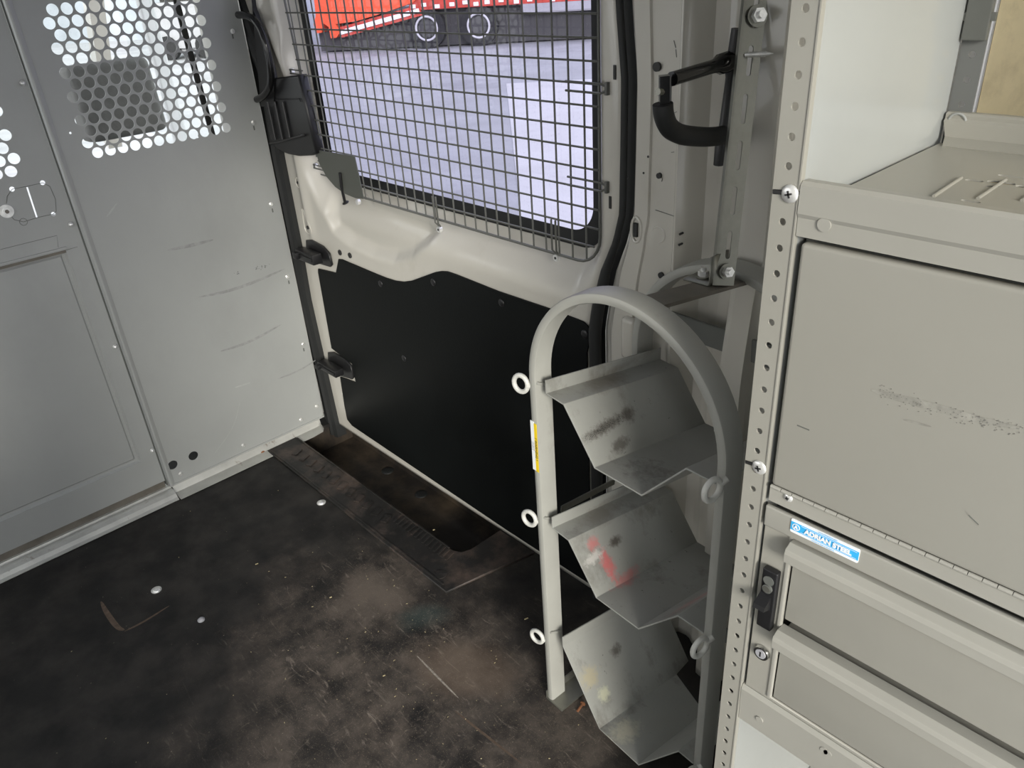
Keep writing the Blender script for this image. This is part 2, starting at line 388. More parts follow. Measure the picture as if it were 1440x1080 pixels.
mobj('tread', bm, TRIMM, trim, True)
# two wet stains are sockets in the well floor
bm = bmesh.new()
for u, v in ((545, 662), (592, 695)):
    p = az(u, v, wz); dome(bm, (p.x, p.y, wz), (0, 0, 1), .022, .006)
split(mobj('trim_drain_plug', bm, RUB, o, True))
# dust crumbs (uncountable)
bm = bmesh.new()
for i in range(170):
    x = random.gauss(-1.05, .4); y = random.gauss(.62, .22)
    if not (-2.15 < x < -.3 and -.3 < y < .82): continue
    s = random.uniform(.0005, .0012); r = bmesh.ops.create_icosphere(bm, subdivisions=1, radius=s)
    q = Matrix.Translation((x, y, s*.5)) @ Matrix.Rotation(random.random()*6, 4, 'Z') @ Matrix.Diagonal((random.uniform(1, 3), 1, .6, 1))
    bmesh.ops.transform(bm, matrix=q, verts=r['verts'])
for (u, v, l) in ((740, 870, .010), (540, 950, .006), (361, 793, .008), (465, 840, .006), (610, 745, .006)):
    p = az(u, v, .001); obox(bm, p, Vector((.3, 1, 0)), Vector((1, -.3, 0)), Vector((0, 0, 1)), (l, .0025, .0015))
CR = mat('pale_crumbs', (.45, .38, .22), .8, var=.4, nscale=300)
o = mobj('debris', bm, CR); tag(o, 'pale wood crumbs and grit scattered on the black rubber floor', 'debris', kind='stuff')
# floor bolts
for i, (u, v, lab) in enumerate([(220, 830, 'domed steel bolt head standing alone in the dark rubber floor'), (452, 707, 'domed steel bolt head in the floor beside the step trim'),
                                 (283, 872, 'faint dust-covered bolt head at the edge of the dusty patch'), (153, 742, 'dull bolt head against the curved threshold rail'),
                                 (369, 637, 'rusty bolt head against the bolted foot flange')]):
    p = az(u, v, 0); bm = bmesh.new(); r = .012 if i != 2 else .008
    cyl(bm, (p.x, p.y, 0), (p.x, p.y, .002), r*1.15, 20); dome(bm, (p.x, p.y, .002), (0, 0, 1), r, .005 if i < 3 else .010)
    o = mobj('floor_bolt', bm, [ZINC, ZINC, BRAKE, BARM, RUST][i], None, True, loc=(p.x, p.y, 0)); tag(o, lab, 'bolt', 'bolts in the floor')
p = az(819, 992, 0); bm = bmesh.new(); cyl(bm, (p.x, p.y, .004), (p.x+.004, p.y-.02, .003), .003, 8); cyl(bm, (p.x, p.y, .004), (p.x-.0006, p.y+.003, .0042), .006, 12)
o = mobj('loose_screw', bm, RUST); tag(o, 'rusty loose screw lying on the floor beside the tank rack foot', 'screw')
FSC = mat('brown_floor_scuff', (.10, .07, .05), .8, var=.4, nscale=80); FSW = mat('pale_floor_scratch', (.30, .27, .23), .8, var=.5, nscale=120)
for q, w_, m_ in ([((142, 846), (150, 862), (166, 884), (175, 886)), .006, FSC], [((175, 888), (200, 876), (238, 852)), .003, FSC], [((586, 922), (615, 952), (645, 982)), .002, FSW], [((640, 1000), (680, 1032), (735, 1075)), .0025, FSC]):
    o = ribbon('floor_mark', q, 2, 0, w_, m_, bpy.data.objects['floor'], .0004)
# floor cable tie / red smear at trim end
bm = bmesh.new()
for k in range(2):
    a = az(150+k*4, 848+k*5, .001); b = az(176, 885, .001) if k == 0 else az(230, 862, .001)
FL = None; bm.free()

# ================================================================== BULKHEAD WING
SP, RS, HR = .0326, .02823, .0137
yl, zl = .607, 1.062
hol = []
for r in range(13):
    z = zl+r*RS
    for k in range(12):
        y = yl+k*SP-(SP/2 if r % 2 else 0)
        hol.append(circ(y, z, HR, 20))
for u, v in ((243, 654), (272, 641)):
    p = ax_(u, v, XP); hol.append(circ(p.y, p.z, .0155, 24))
hol.append(circ(*ax_(99, 187, XP).yz, .003, 8)); hol.append(circ(*ax_(278, 193, XP).yz, .003, 8)); 
wing = empty('bulkhead_panel', (XP, .8, 0), 'grey steel bulkhead wing panel with round ventilation holes, beside the sliding door', 'partition')
wy = .5165
plate('panel_sheet', [(wy, .03), (1.074, .03), (1.078, .1), (1.083, 1.75), (wy, 1.75)], hol, 'yz', XP, .002, GREY, wing)
bm = bmesh.new()                                  # folded return on the door side, vertical rib by the seam, foot flange
extr(bm, [(XP-.001, 1.078, .03), (XP-.03, 1.078, .03), (XP-.03, 1.094, .03)], (0, .008, 1.72))
o = mobj('side_return', bm, RAIL, wing); solidify(o, .0015)
bm = bmesh.new()
extr(bm, [(XP-.016, .5105, .03), (XP+.002, .5115, .03), (XP+.004, .5135, .03), (XP+.004, .5165, .03), (XP+.0012, .5235, .03), (XP+.0002, .526, .03)], (0, 0, 1.72))
o = mobj('edge_fold', bm, GREY, wing); solidify(o, .0015)
bm = bmesh.new()
A = [(XP, 0, .034), (XP-.004, 0, .026), (XP+.004, 0, .012), (XP+.007, 0, .006), (XP+.052, 0, .0035)]
rows = []
for y in [.517, .60, .80, 1.00, 1.04, 1.052, 1.058]:
    k = 1 if y < 1.04 else (.9 if y < 1.05 else (.6 if y < 1.055 else .25))
    rows.append([bm.verts.new((XP+(a[0]-XP)*k, y, a[2])) for a in A])
for r0, r1 in zip(rows, rows[1:]):
    for i in range(len(A)-1): bm.faces.new((r0[i], r0[i+1], r1[i+1], r1[i]))
o = mobj('foot_flange', bm, RAIL, wing); solidify(o, .002)
bm = bmesh.new(); box(bm, (XP-.004, .517, .030), (XP+.003, 1.077, .036), .001); mobj('bottom_bead', bm, GREY, wing)
for (u, v) in ((327, 44), (356, 172), (381, 287), (404, 389), (426, 484), (445, 571), (423, 590), (342, 626), (254, 666)):
    p = ax_(u, v, XP); bm = bmesh.new()
    cyl(bm, (XP, p.y, p.z), (XP+.0015, p.y, p.z), .0065, 16); cyl(bm, (XP+.0015, p.y, p.z), (XP+.006, p.y, p.z), .0045, 6)
    mobj('screw', bm, ZINC, wing)
for (u, v) in ((390, 622), (327, 652)):
    p = az(u, v, .006); bm = bmesh.new(); cyl(bm, (p.x, p.y, .003), (p.x, p.y, .006), .008, 16); cyl(bm, (p.x, p.y, .005), (p.x, p.y, .011), .0055, 6); mobj('screw', bm, RUST, wing)
bm = bmesh.new()
for u, v in ((303, 663), (258, 684), (269, 679)):
    p = az(u, v, .0055); cyl(bm, (p.x, p.y, .004), (p.x, p.y, .0062), .0035, 12)
split(mobj('bolt_hole', bm, INK, wing))
p = az(264, 681, .006); bm = bmesh.new(); box(bm, (p.x-.004, p.y-.006, .005), (p.x+.004, p.y+.006, .0065)); mobj('orange_mark', bm, ORAL, wing)
# slots under the edge screws (dark keyholes)
bm = bmesh.new()
for (u, v) in ((327, 50), (357, 179), (383, 295), (406, 396), (427, 491)):
    p = ax_(u, v, XP); obox(bm, Vector((XP+.0005, p.y, p.z-.002)), Vector((0, 1, 0)), Vector((1, 0, 0)), Vector((0, 0, 1)), (.004, .0012, .012))
split(mobj('keyhole_slot', bm, DKM, wing))
# scuff strokes on the wing
SCUF = mat('scuff_grey', (.20, .20, .195), .6, var=.3, nscale=80)

SC1 = mat('faint_scuff', (.285, .292, .283), .5, var=.2, nscale=60); SC2 = mat('pale_scuff', (.38, .39, .375), .45, var=.15, nscale=60)
for q, w_, m_ in ([((278, 418), (320, 410), (360, 396), (400, 378)), .0045, SC1], [((310, 494), (350, 482), (396, 456)), .004, SC1], [((235, 352), (270, 345), (300, 337)), .0045, SC1],
                  [((390, 533), (420, 522), (446, 505)), .003, SC1], [((150, 305), (165, 285)), .0022, SC2], [((330, 545), (352, 538)), .0025, SC2], [((300, 640), (330, 600), (338, 560)), .0008, SC2]):
    ribbon('scuff', q, 0, XP, w_, m_, wing, .0004)
bm = bmesh.new()
for i in range(26):
    u, v = random.choice(((333, 384), (362, 377), (368, 376), (372, 374))); p = ax_(u+random.gauss(0, 3), v+random.gauss(0, 1.2), XP); cyl(bm, (XP, p.y, p.z), (XP+.0004, p.y, p.z), random.uniform(.0006, .0018), 6)
o = mobj('chip_mark', bm, DKM, wing); o['kind'] = 'stuff'
# ================================================================== BULKHEAD DOOR
door = empty('bulkhead_door', (XP-.012, .2, 0), 'grey steel bulkhead door with recessed lower panel and knockout latch plate', 'partition door')
XD = XP-.008
hol = []
for r in range(13):
    z = 1.056+r*RS
    for k in range(8):
        hol.append(circ(.400+(SP/2 if r % 2 else 0)-k*SP, z, HR, 20))
def dpt(u, v): return tuple(ax_(u, v, XD).yz)
hol.append(circ(*dpt(17, 266), .0062, 12)); hol.append(circ(*dpt(60, 257), .0062, 12))
a = Vector(dpt(38, 263)); b = Vector(dpt(52, 306)); n_ = (b-a); mid = (a+b)/2; hol.append(slot(mid.x, mid.y, .004, n_.length, math.atan2(n_.y, n_.x)-math.pi/2))
hol.append(circ(*dpt(75, 301), .0055, 12))
# lower recessed panel
tr = Vector(dpt(92, 352)); br = Vector(dpt(199, 649)); y1 = (tr.x+br.x)/2; zt = tr.y; zb = br.y
lowp = [(y1, zb), (y1, zt), (-.55, zt), (-.55, zb)]
plate('door_sheet', [(-.66, .055), (.5035, .055), (.5035, 1.75), (-.66, 1.75)], hol+[lowp], 'yz', XD, .002, GREY, door)
bm = bmesh.new()
def ring(bm, d0, x0, d1, x1):
    P0 = [(y1-d0, zb+d0), (y1-d0, zt-d0), (-.55+d0, zt-d0), (-.55+d0, zb+d0)]; P1 = [(y1-d1, zb+d1), (y1-d1, zt-d1), (-.55+d1, zt-d1), (-.55+d1, zb+d1)]
    a = [bm.verts.new((x0, *p)) for p in P0]; b = [bm.verts.new((x1, *p)) for p in P1]
    for i in range(4): bm.faces.new((a[i], a[(i+1) % 4], b[(i+1) % 4], b[i]))
    return b
ring(bm, -.001, XD, .004, XD-.009); ring(bm, .004, XD-.009, .012, XD-.010); b_ = ring(bm, .012, XD-.010, .016, XD-.006); bm.faces.new(b_)
bmesh.ops.remove_doubles(bm, verts=bm.verts, dist=.0002)
mobj('recessed_panel', bm, GREY, door)
bm = bmesh.new(); box(bm, (XD-.012, -.66, zt+.002), (XD+.006, y1+.004, zt+.010), .002); mobj('header_lip', bm, GREY, door)
bm = bmesh.new(); box(bm, (XD-.006, -.66, zt-.006), (XD+.001, y1, zt+.0025), .0005); mobj('header_shadow_strip', bm, BARM, door)  # dark strip standing in for the shadow under the header lip
pk = Vector(dpt(9, 297)); bm = bmesh.new()
cyl(bm, (XD, *pk), (XD+.002, *pk), .0165, 28); cyl(bm, (XD+.002, *pk), (XD+.005, *pk), .009, 20); mobj('latch_washer', bm, ZINC, door, True)
bm = bmesh.new(); cyl(bm, (XD+.005, *pk), (XD+.009, *pk), .005, 6); mobj('latch_bolt', bm, BARM, door)
bm = bmesh.new()                       # thin knock-out score lines
sc = [dpt(*q) for q in ((9, 286), (10, 276), (17, 266), (38, 262), (60, 257), (70, 262), (78, 280), (79, 297), (75, 301), (52, 306), (33, 312), (20, 309), (9, 297))]
tube(bm, [(XD+.0003, *q) for q in sc], .0007, 6); tube(bm, [(XD+.0003, *(Vector(dpt(33, 312))+Vector((.009*math.cos(t/10*6.283), .009*math.sin(t/10*6.283))))) for t in range(10)], .0006, 6, closed=True)
tube(bm, [(XD+.0003, *dpt(*q)) for q in ((0, 351), (80, 331), (82, 348))], .0005, 6); tube(bm, [(XD+.0003, *dpt(*q)) for q in ((92, 352), (109, 347))], .0005, 6)
mobj('score_line', bm, DKM, door)
for (u, v) in ((34, 117), (102, 316), (164, 488), (216, 634)):
    p = ax_(u, v, XP+.004); bm = bmesh.new(); dome(bm, (XP-.004, p.y-.002, p.z), (1, 0, 0), .0065, .009, 14)
    mobj('screw', bm, ZINC, door, True)
bm = bmesh.new(); box(bm, (XD-.03, -.66, .030), (XD-.004, .502, .056), .002); mobj('bottom_channel', bm, BARM, door)
bm = bmesh.new(); box(bm, (XD-.020, .5065, .03), (XD-.010, .52, 1.75)); mobj('seam_gasket', bm, DKM, door)
# threshold rail below the door
bm = bmesh.new()
pr_ = [(XD-.02, 0, .030), (XD+.004, 0, .030), (XD+.006, 0, .022), (XD+.014, 0, .0255), (XD+.026, 0, .024), (XD+.038, 0, .018), (XD+.046, 0, .008), (XD+.056, 0, .003)]
extr(bm, [(a, -.66, c) for a, b, c in pr_], (0, 1.173, 0))
o = mobj('threshold_rail', bm, RAIL); solidify(o, .002); tag(o, 'curved aluminium threshold rail on the floor below the bulkhead door', 'threshold')

# ================================================================== CAB beyond the bulkhead
seat = empty('front_seat', (-2.95, .78, -.1), 'dark grey cab seat seen through the holes of the bulkhead wing', 'seat')
bm = bmesh.new(); box(bm, (-2.86, .725, 1.005), (-2.74, .975, 1.235), .03, 4)
bmesh.ops.rotate(bm, verts=bm.verts, cent=(-2.8, .8, 1.0), matrix=Matrix.Rotation(-.10, 3, 'Y')); mobj('headrest', bm, SEATM, seat, True)
bm = bmesh.new(); box(bm, (-2.95, .66, .40), (-2.80, 1.02, .93), .04, 4); mobj('backrest', bm, SEATM, seat, True)
bm = bmesh.new(); box(bm, (-3.38, .60, .28), (-2.85, 1.06, .42), .04, 4); mobj('seat_cushion', bm, SEATM, seat, True)
bm = bmesh.new(); box(bm, (-3.3, .62, -.0), (-2.9, 1.04, .29), .01); mobj('seat_base', bm, BLK, seat)
bm = bmesh.new(); box(bm, (-3.78, -.6, .001), (-3.45, 1.1, .60), .05, 4); o = mobj('dashboard', bm, DASH, None, True); tag(o, 'dark dashboard across the front of the cab', 'dashboard')
def wallstrip(name, a, b, m=BEIGE):
    bm = bmesh.new(); box(bm, a, b, .006); o = mobj(name, bm, m); struct(o); return o
wallstrip('wall_cab_side', (-3.9, 1.12, -.012), (-2.33, 1.16, .70), DASH)
wallstrip('trim_2', (-2.62, 1.10, .70), (-2.33, 1.17, 1.82), BEIGE)
bm = bmesh.new(); extr(bm, [(-3.95, 1.10, .80), (-3.45, 1.10, 1.75)], (0, .06, 0)); o = mobj('trim_3', bm, BEIGE); solidify(o, .06); struct(o)
# seat belt and door frame behind holes
bm = bmesh.new(); extr(bm, [(-2.60, 1.09, .0), (-2.60, 1.05, 1.45)], (.01, -.022, 0)); o = mobj('seat_belt', bm, BLK); solidify(o, .003); tag(o, 'black seat belt webbing hanging by the cab pillar', 'seat belt')
wallstrip('trim_4', (-3.10, 1.10, .70), (-3.07, 1.15, 1.75), WHITEM)
bm = bmesh.new(); extr(bm, [(-3.40, 1.135, .70), (-3.40, 1.135, 1.75)], (.78, 0, 0)); o = mobj('window_2', bm, CLEAR); struct(o)
bm = bmesh.new(); extr(bm, [(-3.98, -.6, .80), (-3.50, -.6, 1.72)], (0, 1.7, 0)); o = mobj('window_3', bm, CLEAR); struct(o)

# ================================================================== SLIDING DOOR
tabR = sorted([(p.z, p.x) for p in (ay(u, v, 1.10) for u, v in ((868, 0), (876, 111), (875, 200), (873, 300), (864, 340), (848, 381), (836, 433), (832, 463), (833, 512)))])
tabR = [(-.02, tabR[0][1])]+tabR+[(1.8, tabR[-1][1]+.02)]
tabL = sorted([(p.z, p.x) for p in (ay(u, v, 1.11) for u, v in ((343, 0), (386, 108), (399, 217), (424, 344), (437, 420), (477, 598)))])
tabL = [(-.02, tabL[0][1])]+tabL+[(1.8, tabL[-1][1]+.0)]
YG = 1.172
gl = [ay(u, v, YG) for u, v in ((462, 215), (515, 257), (700, 296), (820, 333), (838, 300), (830, 0))]
GX0, GX1, GZ0, GZ1 = ay(466, 215, YG).x-.02, ay(836, 200, YG).x+.022, (ay(515, 262, YG).z+ay(800, 336, YG).z)/2, 1.66
print('glass', GX0, GX1, GZ0, [tuple(round(c, 3) for c in g) for g in gl], 'L', tabL, 'R', tabR)
def sdf(x, z, r=.06):
    cx, cz = (GX0+GX1)/2, (GZ0+GZ1)/2; hx, hz = (GX1-GX0)/2-r, (GZ1-GZ0)/2-r
    dx, dz = abs(x-cx)-hx, abs(z-cz)-hz
    return math.hypot(max(dx, 0), max(dz, 0))+min(max(dx, dz), 0)-r
def door_y(x, z):
    r = .05
    dx = max(GX0+r-x, x-(GX1-r), 0); dz = max(GZ0+r-z, z-(GZ1-r), 0)
    wxs = .055; wzs = .115
    if dz == 0: t = (dx-r)/wxs
    elif dx == 0: t = (dz-r)/wzs
    else:
        l = math.hypot(dx, dz); w = 1/math.hypot((dx/l)/wxs, (dz/l)/wzs); t = (l-r)/w
    y = 1.11+.062*(1-sst(-.05, 1.0, t)**.9)
    # moulded pocket low on the hinge side of the window
    y += .026*sst(.006, -.032, psdf(x, z))
    # raised bead down the hinge edge
    y -= .010*math.exp(-((x-pick(z, tabL)-.085)/.022)**2)*sst(.66, .80, z)
    # soft roll at door rear edge
    y += .010*sst(.03, 0, pick(z, tabR)-x) if pick(z, tabR)-x < .03 else 0
    return y
POC = [tuple(ay(u, v, 1.125).xz) for u, v in ((456, 262), (462, 300), (474, 325), (500, 345), (530, 360), (560, 368), (585, 362), (604, 345), (614, 328), (590, 312), (550, 298), (510, 284), (480, 262), (466, 250))]
def psdf(x, z):
    d = 1e9; q = False; n = len(POC)
    for i in range(n):
        ax, az2 = POC[i]; bx_, bz = POC[(i+1) % n]; ex, ez = bx_-ax, bz-az2; t = max(0, min(1, ((x-ax)*ex+(z-az2)*ez)/(ex*ex+ez*ez)))
        d = min(d, math.hypot(x-ax-ex*t, z-az2-ez*t))
        if (az2 > z) != (bz > z) and x < ex*(z-az2)/ez+ax: q = not q
    return -d if q else d
bm = bmesh.new(); NX, NZ = 190, 230; Z0, Z1 = .0, 1.8; g = []
for j in range(NZ+1):
    z = Z0+(Z1-Z0)*j/NZ; a, b = pick(z, tabL), pick(z, tabR)
    g.append([(a+(b-a)*i/NX, z) for i in range(NX+1)])
vv = [[bm.verts.new((x, door_y(x, z), z)) for x, z in r] for r in g]
for j in range(NZ):
    for i in range(NX):
        x, z = g[j][i]; x2, z2 = g[j+1][i+1]
        if sdf((x+x2)/2, (z+z2)/2) < .0: continue
        bm.faces.new((vv[j][i], vv[j][i+1], vv[j+1][i+1], vv[j+1][i]))
for v in [v for v in bm.verts if not v.link_faces]: bm.verts.remove(v)
slide = mobj('door_1', bm, BEIGE, None, True); struct(slide); solidify(slide, .003, 'out')
def gpath(off, y, n=10, r=.06):
    return [(p[0], y, p[1]) for p in rrect(GX0+off, GZ0+off, GX1-off, GZ1-off, r, n)]
bm = bmesh.new()
a = [bm.verts.new(p) for p in gpath(-.006, YG-.006)]; b = [bm.verts.new(p) for p in gpath(.004, YG-.008)]; c2 = [bm.verts.new(p) for p in gpath(.026, YG-.001)]; d2 = [bm.verts.new(p) for p in gpath(-.006, YG+.012)]
for A, B in ((a, b), (b, c2), (d2, a)):
    for i in range(len(A)): bm.faces.new((A[i], A[(i+1) % len(A)], B[(i+1) % len(A)], B[i]))
mobj('window_seal', bm, RUB, slide, True)
bm = bmesh.new(); bm.faces.new([bm.verts.new(p) for p in gpath(.0, YG+.002)]); mobj('window_pane', bm, TINT, slide)
# outer door skin below the glass
bm = bmesh.new(); box(bm, (tabL[0][1]-.1, 1.205, -.2), (tabR[0][1]+.05, 1.21, GZ0-.0)); mobj('outer_skin', bm, WHITEM, slide)
# black lower panel
pp = [(475.6, 364.4), (472, 384), (447, 378), (447, 383), (466, 490), (483, 503), (495, 512), (500, 538), (478, 530), (484, 570), (488, 590), (495, 599), (713, 746)]
pts = [tuple(ay(u, v, 1.104).xz) for u, v in pp]
botz = pts[-1][1]
xr = tabR[1][1]-.02
pts2 = [(xr, botz+.0), (xr, ay(835, 500, 1.104).z)]+[tuple(ay(u, v, 1.104).xz) for u, v in ((832, 466), (820, 453), (802, 446), (771, 434), (700, 410), (640, 386), (628, 382), (620, 381.5), (611, 383), (600, 387), (589, 391), (578, 395), (567, 396.5), (555, 395), (542, 391), (520, 382), (494, 371), (480, 365))]
pan = plate('lower_panel', pts+pts2, [], 'xz', 1.104, .005, PLAS, slide, bev=.001)
bm = bmesh.new()
for u, v in ((535, 399), (609, 397), (568, 504), (705, 426), (822, 470), (560, 470)):
    p = ay(u, v, 1.1035)
    if (u, v) != (560, 470): dome(bm, p, (0, -1, 0), .010, .003)
split(mobj('panel_clip', bm, BLK, pan, True))
# slots/holes on the door frame
bm = bmesh.new()
for u, v, w, h in ((863, 102, .006, .024), (857, 285, .006, .024)):
    p = ay(u, v, 1.107); p.y = door_y(p.x, p.z)-.001; obox(bm, p, Vector((1, 0, 0)), Vector((0, 1, 0)), Vector((0, 0, 1)), (w, .002, h), .0005)
for u, v, r in ((478.5, 355, .0085), (492.5, 359, .0085), (436, 319, .006), (420.5, 256.5, .004)):
    p = ay(u, v, 1.11); y = door_y(p.x, p.z)
    cyl(bm, (p.x, y-.003, p.z), (p.x, y+.002, p.z), r, 18)
split(mobj('access_hole', bm, INK, slide))
bm = bmesh.new()
p = ay(420.5, 256.5, 1.11); tube(bm, [(p.x+.011*math.cos(t*.5236), door_y(p.x, p.z)-.0005, p.z+.015*math.sin(t*.5236)) for t in range(12)], .0018, 8, closed=True)
q = [ay(u, v, 1.11) for u, v in ((425, 293), (428, 320), (432, 328), (441, 330), (438, 315), (430, 295))]
tube(bm, smoothpath([(a.x, door_y(a.x, a.z)-.0003, a.z) for a in q+[q[0]]], 2), .0016, 8)
split(mobj('pressed_bead', bm, BEIGE, slide, True))
# guide brackets
for (du, dv, s) in ((0, 0, 1), (31, 158, 1)):
    f = lambda u, v: ay(u+du, v+dv, 1.098)
    po = [f(*q).xz for q in ((429, 338), (436, 338), (452, 347), (461, 357), (465, 373), (463, 376), (440, 369), (430, 366))]
    br = plate('guide_bracket', [tuple(q) for q in po], [], 'xz', 1.100, .008, BLK, slide, bev=.0015)
    bm = bmesh.new(); f2 = lambda u, v: ay(u+du, v+dv, 1.062); a = f2(415, 350); b = f2(442, 374)
    box(bm, (a.x, 1.060, b.z), (b.x, 1.094, a.z), .004); box(bm, (a.x+.004, 1.046, b.z+.006), (a.x+.026, 1.064, a.z-.006), .003)
    box(bm, (a.x+.006, 1.056, (a.z+b.z)/2-.004), (b.x-.004, 1.0605, (a.z+b.z)/2+.006), .001)
    mobj('guide_block', bm, BLK, br, True)
# hinge-side handle housing
hp = [(386, 110), (400, 108), (419, 105.5), (432, 160), (444.5, 216), (438, 219), (420, 220), (404, 217), (388, 210), (380, 195), (371, 140), (369, 120)]
f = lambda u, v: tuple(ay(u, v, 1.085).xz)
hs = plate('handle_housing', [f(*q) for q in hp], [], 'xz', 1.085, .030, BLK, slide, bev=.006)
bm = bmesh.new()
q = [ay(*k, 1.082) for k in ((388, 140), (421, 139), (423, 143))]; tube(bm, q, .0015, 6)
for u0 in (376, 386, 397):
    a = ay(u0, 143, 1.080); b = ay(u0+11, 196, 1.080); tube(bm, [a, b], .004, 8)
q = [ay(*k, 1.078) for k in ((380, 202), (392, 200), (405, 196), (427, 190))]; tube(bm, smoothpath(q), .003, 8)
split(mobj('housing_rib', bm, BLK, hs, True))
gb = empty('grab_handle', ay(350, 80, 1.05), 'gloss black looped grab handle between bulkhead wing and door window', 'grab handle')
bm = bmesh.new()
q = [ay(u, v, 1.062) for u, v in ((335, 21), (342, 21), (354, 24), (366, 38), (375, 64), (381, 98), (381, 120), (372, 135), (361, 140))]
tube(bm, smoothpath(q, 3), .0095, 14); mobj('grip', bm, GLOSS, gb, True)
bm = bmesh.new(); a = ay(336, 24, 1.088)
P4 = [ay(*k, 1.078).xz for k in ((352, -8), (354, 10), (372, 60), (384, 110), (384, 150), (366, 150))]
gb2 = plate('back_plate', [tuple(k) for k in P4], [], 'xz', 1.080, .012, BLK, gb)
# black rubber seals: front jamb and rear edge of the door opening
bm = bmesh.new(); L1 = []
for j in range(60):
    z = -.05+1.85*j/59; x1 = pick(z, tabL)
    L1.append([bm.verts.new(p) for p in ((XP-.03, 1.094, z), (x1-.055, 1.10, z), (x1-.046, 1.088, z), (x1-.03, 1.086, z), (x1-.018, 1.098, z), (x1-.010, 1.088, z), (x1+.004, 1.094, z), (x1+.006, 1.13, z))])
for a, b in zip(L1, L1[1:]):
    for i in range(7): bm.faces.new((a[i], a[i+1], b[i+1], b[i]))
o = mobj('trim_5', bm, RUB, None, True); struct(o)
bm = bmesh.new()
pth = [(pick(z, tabR)+.005+.005*sst(.98, .80, z), 1.099, z) for z in [-.02+1.82*k/90 for k in range(91)]]
tube(bm, pth, [.0065+.007*sst(.98, .80, p[2]) for p in pth], 12); o = mobj('trim_6', bm, RUB, None, True); struct(o)
bm = bmesh.new()
L1 = [[bm.verts.new(p) for p in ((x-.02, 1.118, z), (x+.012, 1.118, z))] for x, y, z in pth]
for a, b in zip(L1, L1[1:]): bm.faces.new((a[0], a[1], b[1], b[0]))
o = mobj('trim_7', bm, RUB); struct(o)

# ================================================================== WINDOW SCREEN
YM = 1.108
scr = empty('window_screen', (-1.45, YM, .95), 'grey steel wire mesh guard covering the sliding door window', 'window guard')
mx0, mz0 = ay(446, 212, YM).x, ay(785, 357, YM).z
mx1 = ay(843, 200, YM).x; mz0 = (ay(640, 317, YM).z+ay(785, 357, YM).z)/2
lx0 = ay(400, 0, YM); lx1 = ay(446, 212, YM)
def leftx(z): return lx1.x+(lx0.x-lx1.x)*(z-lx1.z)/(lx0.z-lx1.z)
bm = bmesh.new()
fr = [(leftx(1.62), 1.62), (leftx(1.0), 1.0), (leftx(.90)+.02, .95), (leftx(.9)+.10, mz0+.004)]
rr = [(mx1+(.06*math.cos(a)-.06), mz0+.06+.06*math.sin(a)) for a in [math.radians(-90+k*15) for k in range(7)]]
ot = [(x, YM, z) for x, z in fr+rr]+[(mx1, YM, 1.62)]
tube(bm, ot, .0032, 8, closed=True); mobj('border_wire', bm, WIRE, scr, True)
bm = bmesh.new()
k = 0; ph = ay(700, 96, YM)
xs = []; x = ay(736, 54, YM).x; 
while x < mx1: x += .0381
x -= .0381
while x > leftx(1.6): xs.append(x); x -= .0381
for x in xs:
    zb_ = mz0 if leftx(1)+.10 < x < mx1-.06 else (mz0+.06-math.sqrt(max(.06**2-(x-(mx1-.06))**2, 0)) if x >= mx1-.06 else mz0+.02+(leftx(1)+.10-x)*.6)
    tube(bm, [(x, YM, zb_), (x, YM, 1.62)], .0021, 6)
mobj('upright_wires', bm, WIRE, scr, True)
bm = bmesh.new(); z = ay(840, 118, YM).z
while z > mz0+.02: z -= .0381
z += .0381
zs = []
while z < 1.62: zs.append(z); z += .0381
for z in zs: tube(bm, [(leftx(z), YM-.004, z), (mx1-(.0 if z > mz0+.06 else .012), YM-.004, z)], .0021, 6)
mobj('level_wires', bm, WIRE, scr, True)
for (u, v, horiz) in ((618, 318, 0), (783, 357, 0), (848, 124, 1), (848, 262, 1), (411, 100, 2), (444, 233, 2), (504, 284, 3)):
    p = ay(u, v, YM); bm = bmesh.new()
    if horiz == 0:
        for s in (-.006, .006): tube(bm, [(p.x+s, YM-.007, p.z+.075), (p.x+s, YM-.007, p.z+.01), (p.x, YM+.006, p.z-.008)], .0022, 8)
    elif horiz == 1:
        for s in (-.008, .008): tube(bm, [(p.x-.085, YM-.007, p.z+s), (p.x, YM-.007, p.z+s), (p.x+.012, YM-.002, p.z+s*.3)], .0022, 8)
        box(bm, (p.x+.008, YM-.006, p.z-.011), (p.x+.014, YM+.004, p.z+.011), .001)
    elif horiz == 2:
        for s in (-.005, .005): tube(bm, [(p.x+.07, YM-.007, p.z+s), (p.x, YM-.007, p.z+s), (p.x-.006, YM-.002, p.z+s*.5)], .002, 8)
    cl = mobj('screen_clip', bm, WIRE, scr, True)
    if horiz == 1: continue
    q = Vector((p.x, YM, p.z)) if horiz != 1 else Vector((p.x+.016, YM, p.z))
    if horiz == 0: q.z -= .008
    bm = bmesh.new(); cyl(bm, (q.x, q.y+.004, q.z), (q.x, q.y-.005, q.z), .0075, 14); mobj('clip_screw', bm, ZINC if horiz != 1 else DKM, cl)
    if horiz == 2 or horiz == 0:
        bm = bmesh.new(); cyl(bm, (q.x, q.y-.005, q.z), (q.x, q.y-.0056, q.z), .003, 8); mobj('screw_recess', bm, INK, cl)
pl = [(446, 210), (473, 214.5), (501, 219), (508, 250), (514, 279), (503, 278), (488, 272), (474, 262), (462, 248), (452, 230)]
o = plate('corner_plate', [tuple(ay(u, v, YM-.006).xz) for u, v in pl], [], 'xz', YM-.0125, .0025, PLATE); tag(o, 'dark olive metal plate filling the lower corner of the window guard', 'metal plate')
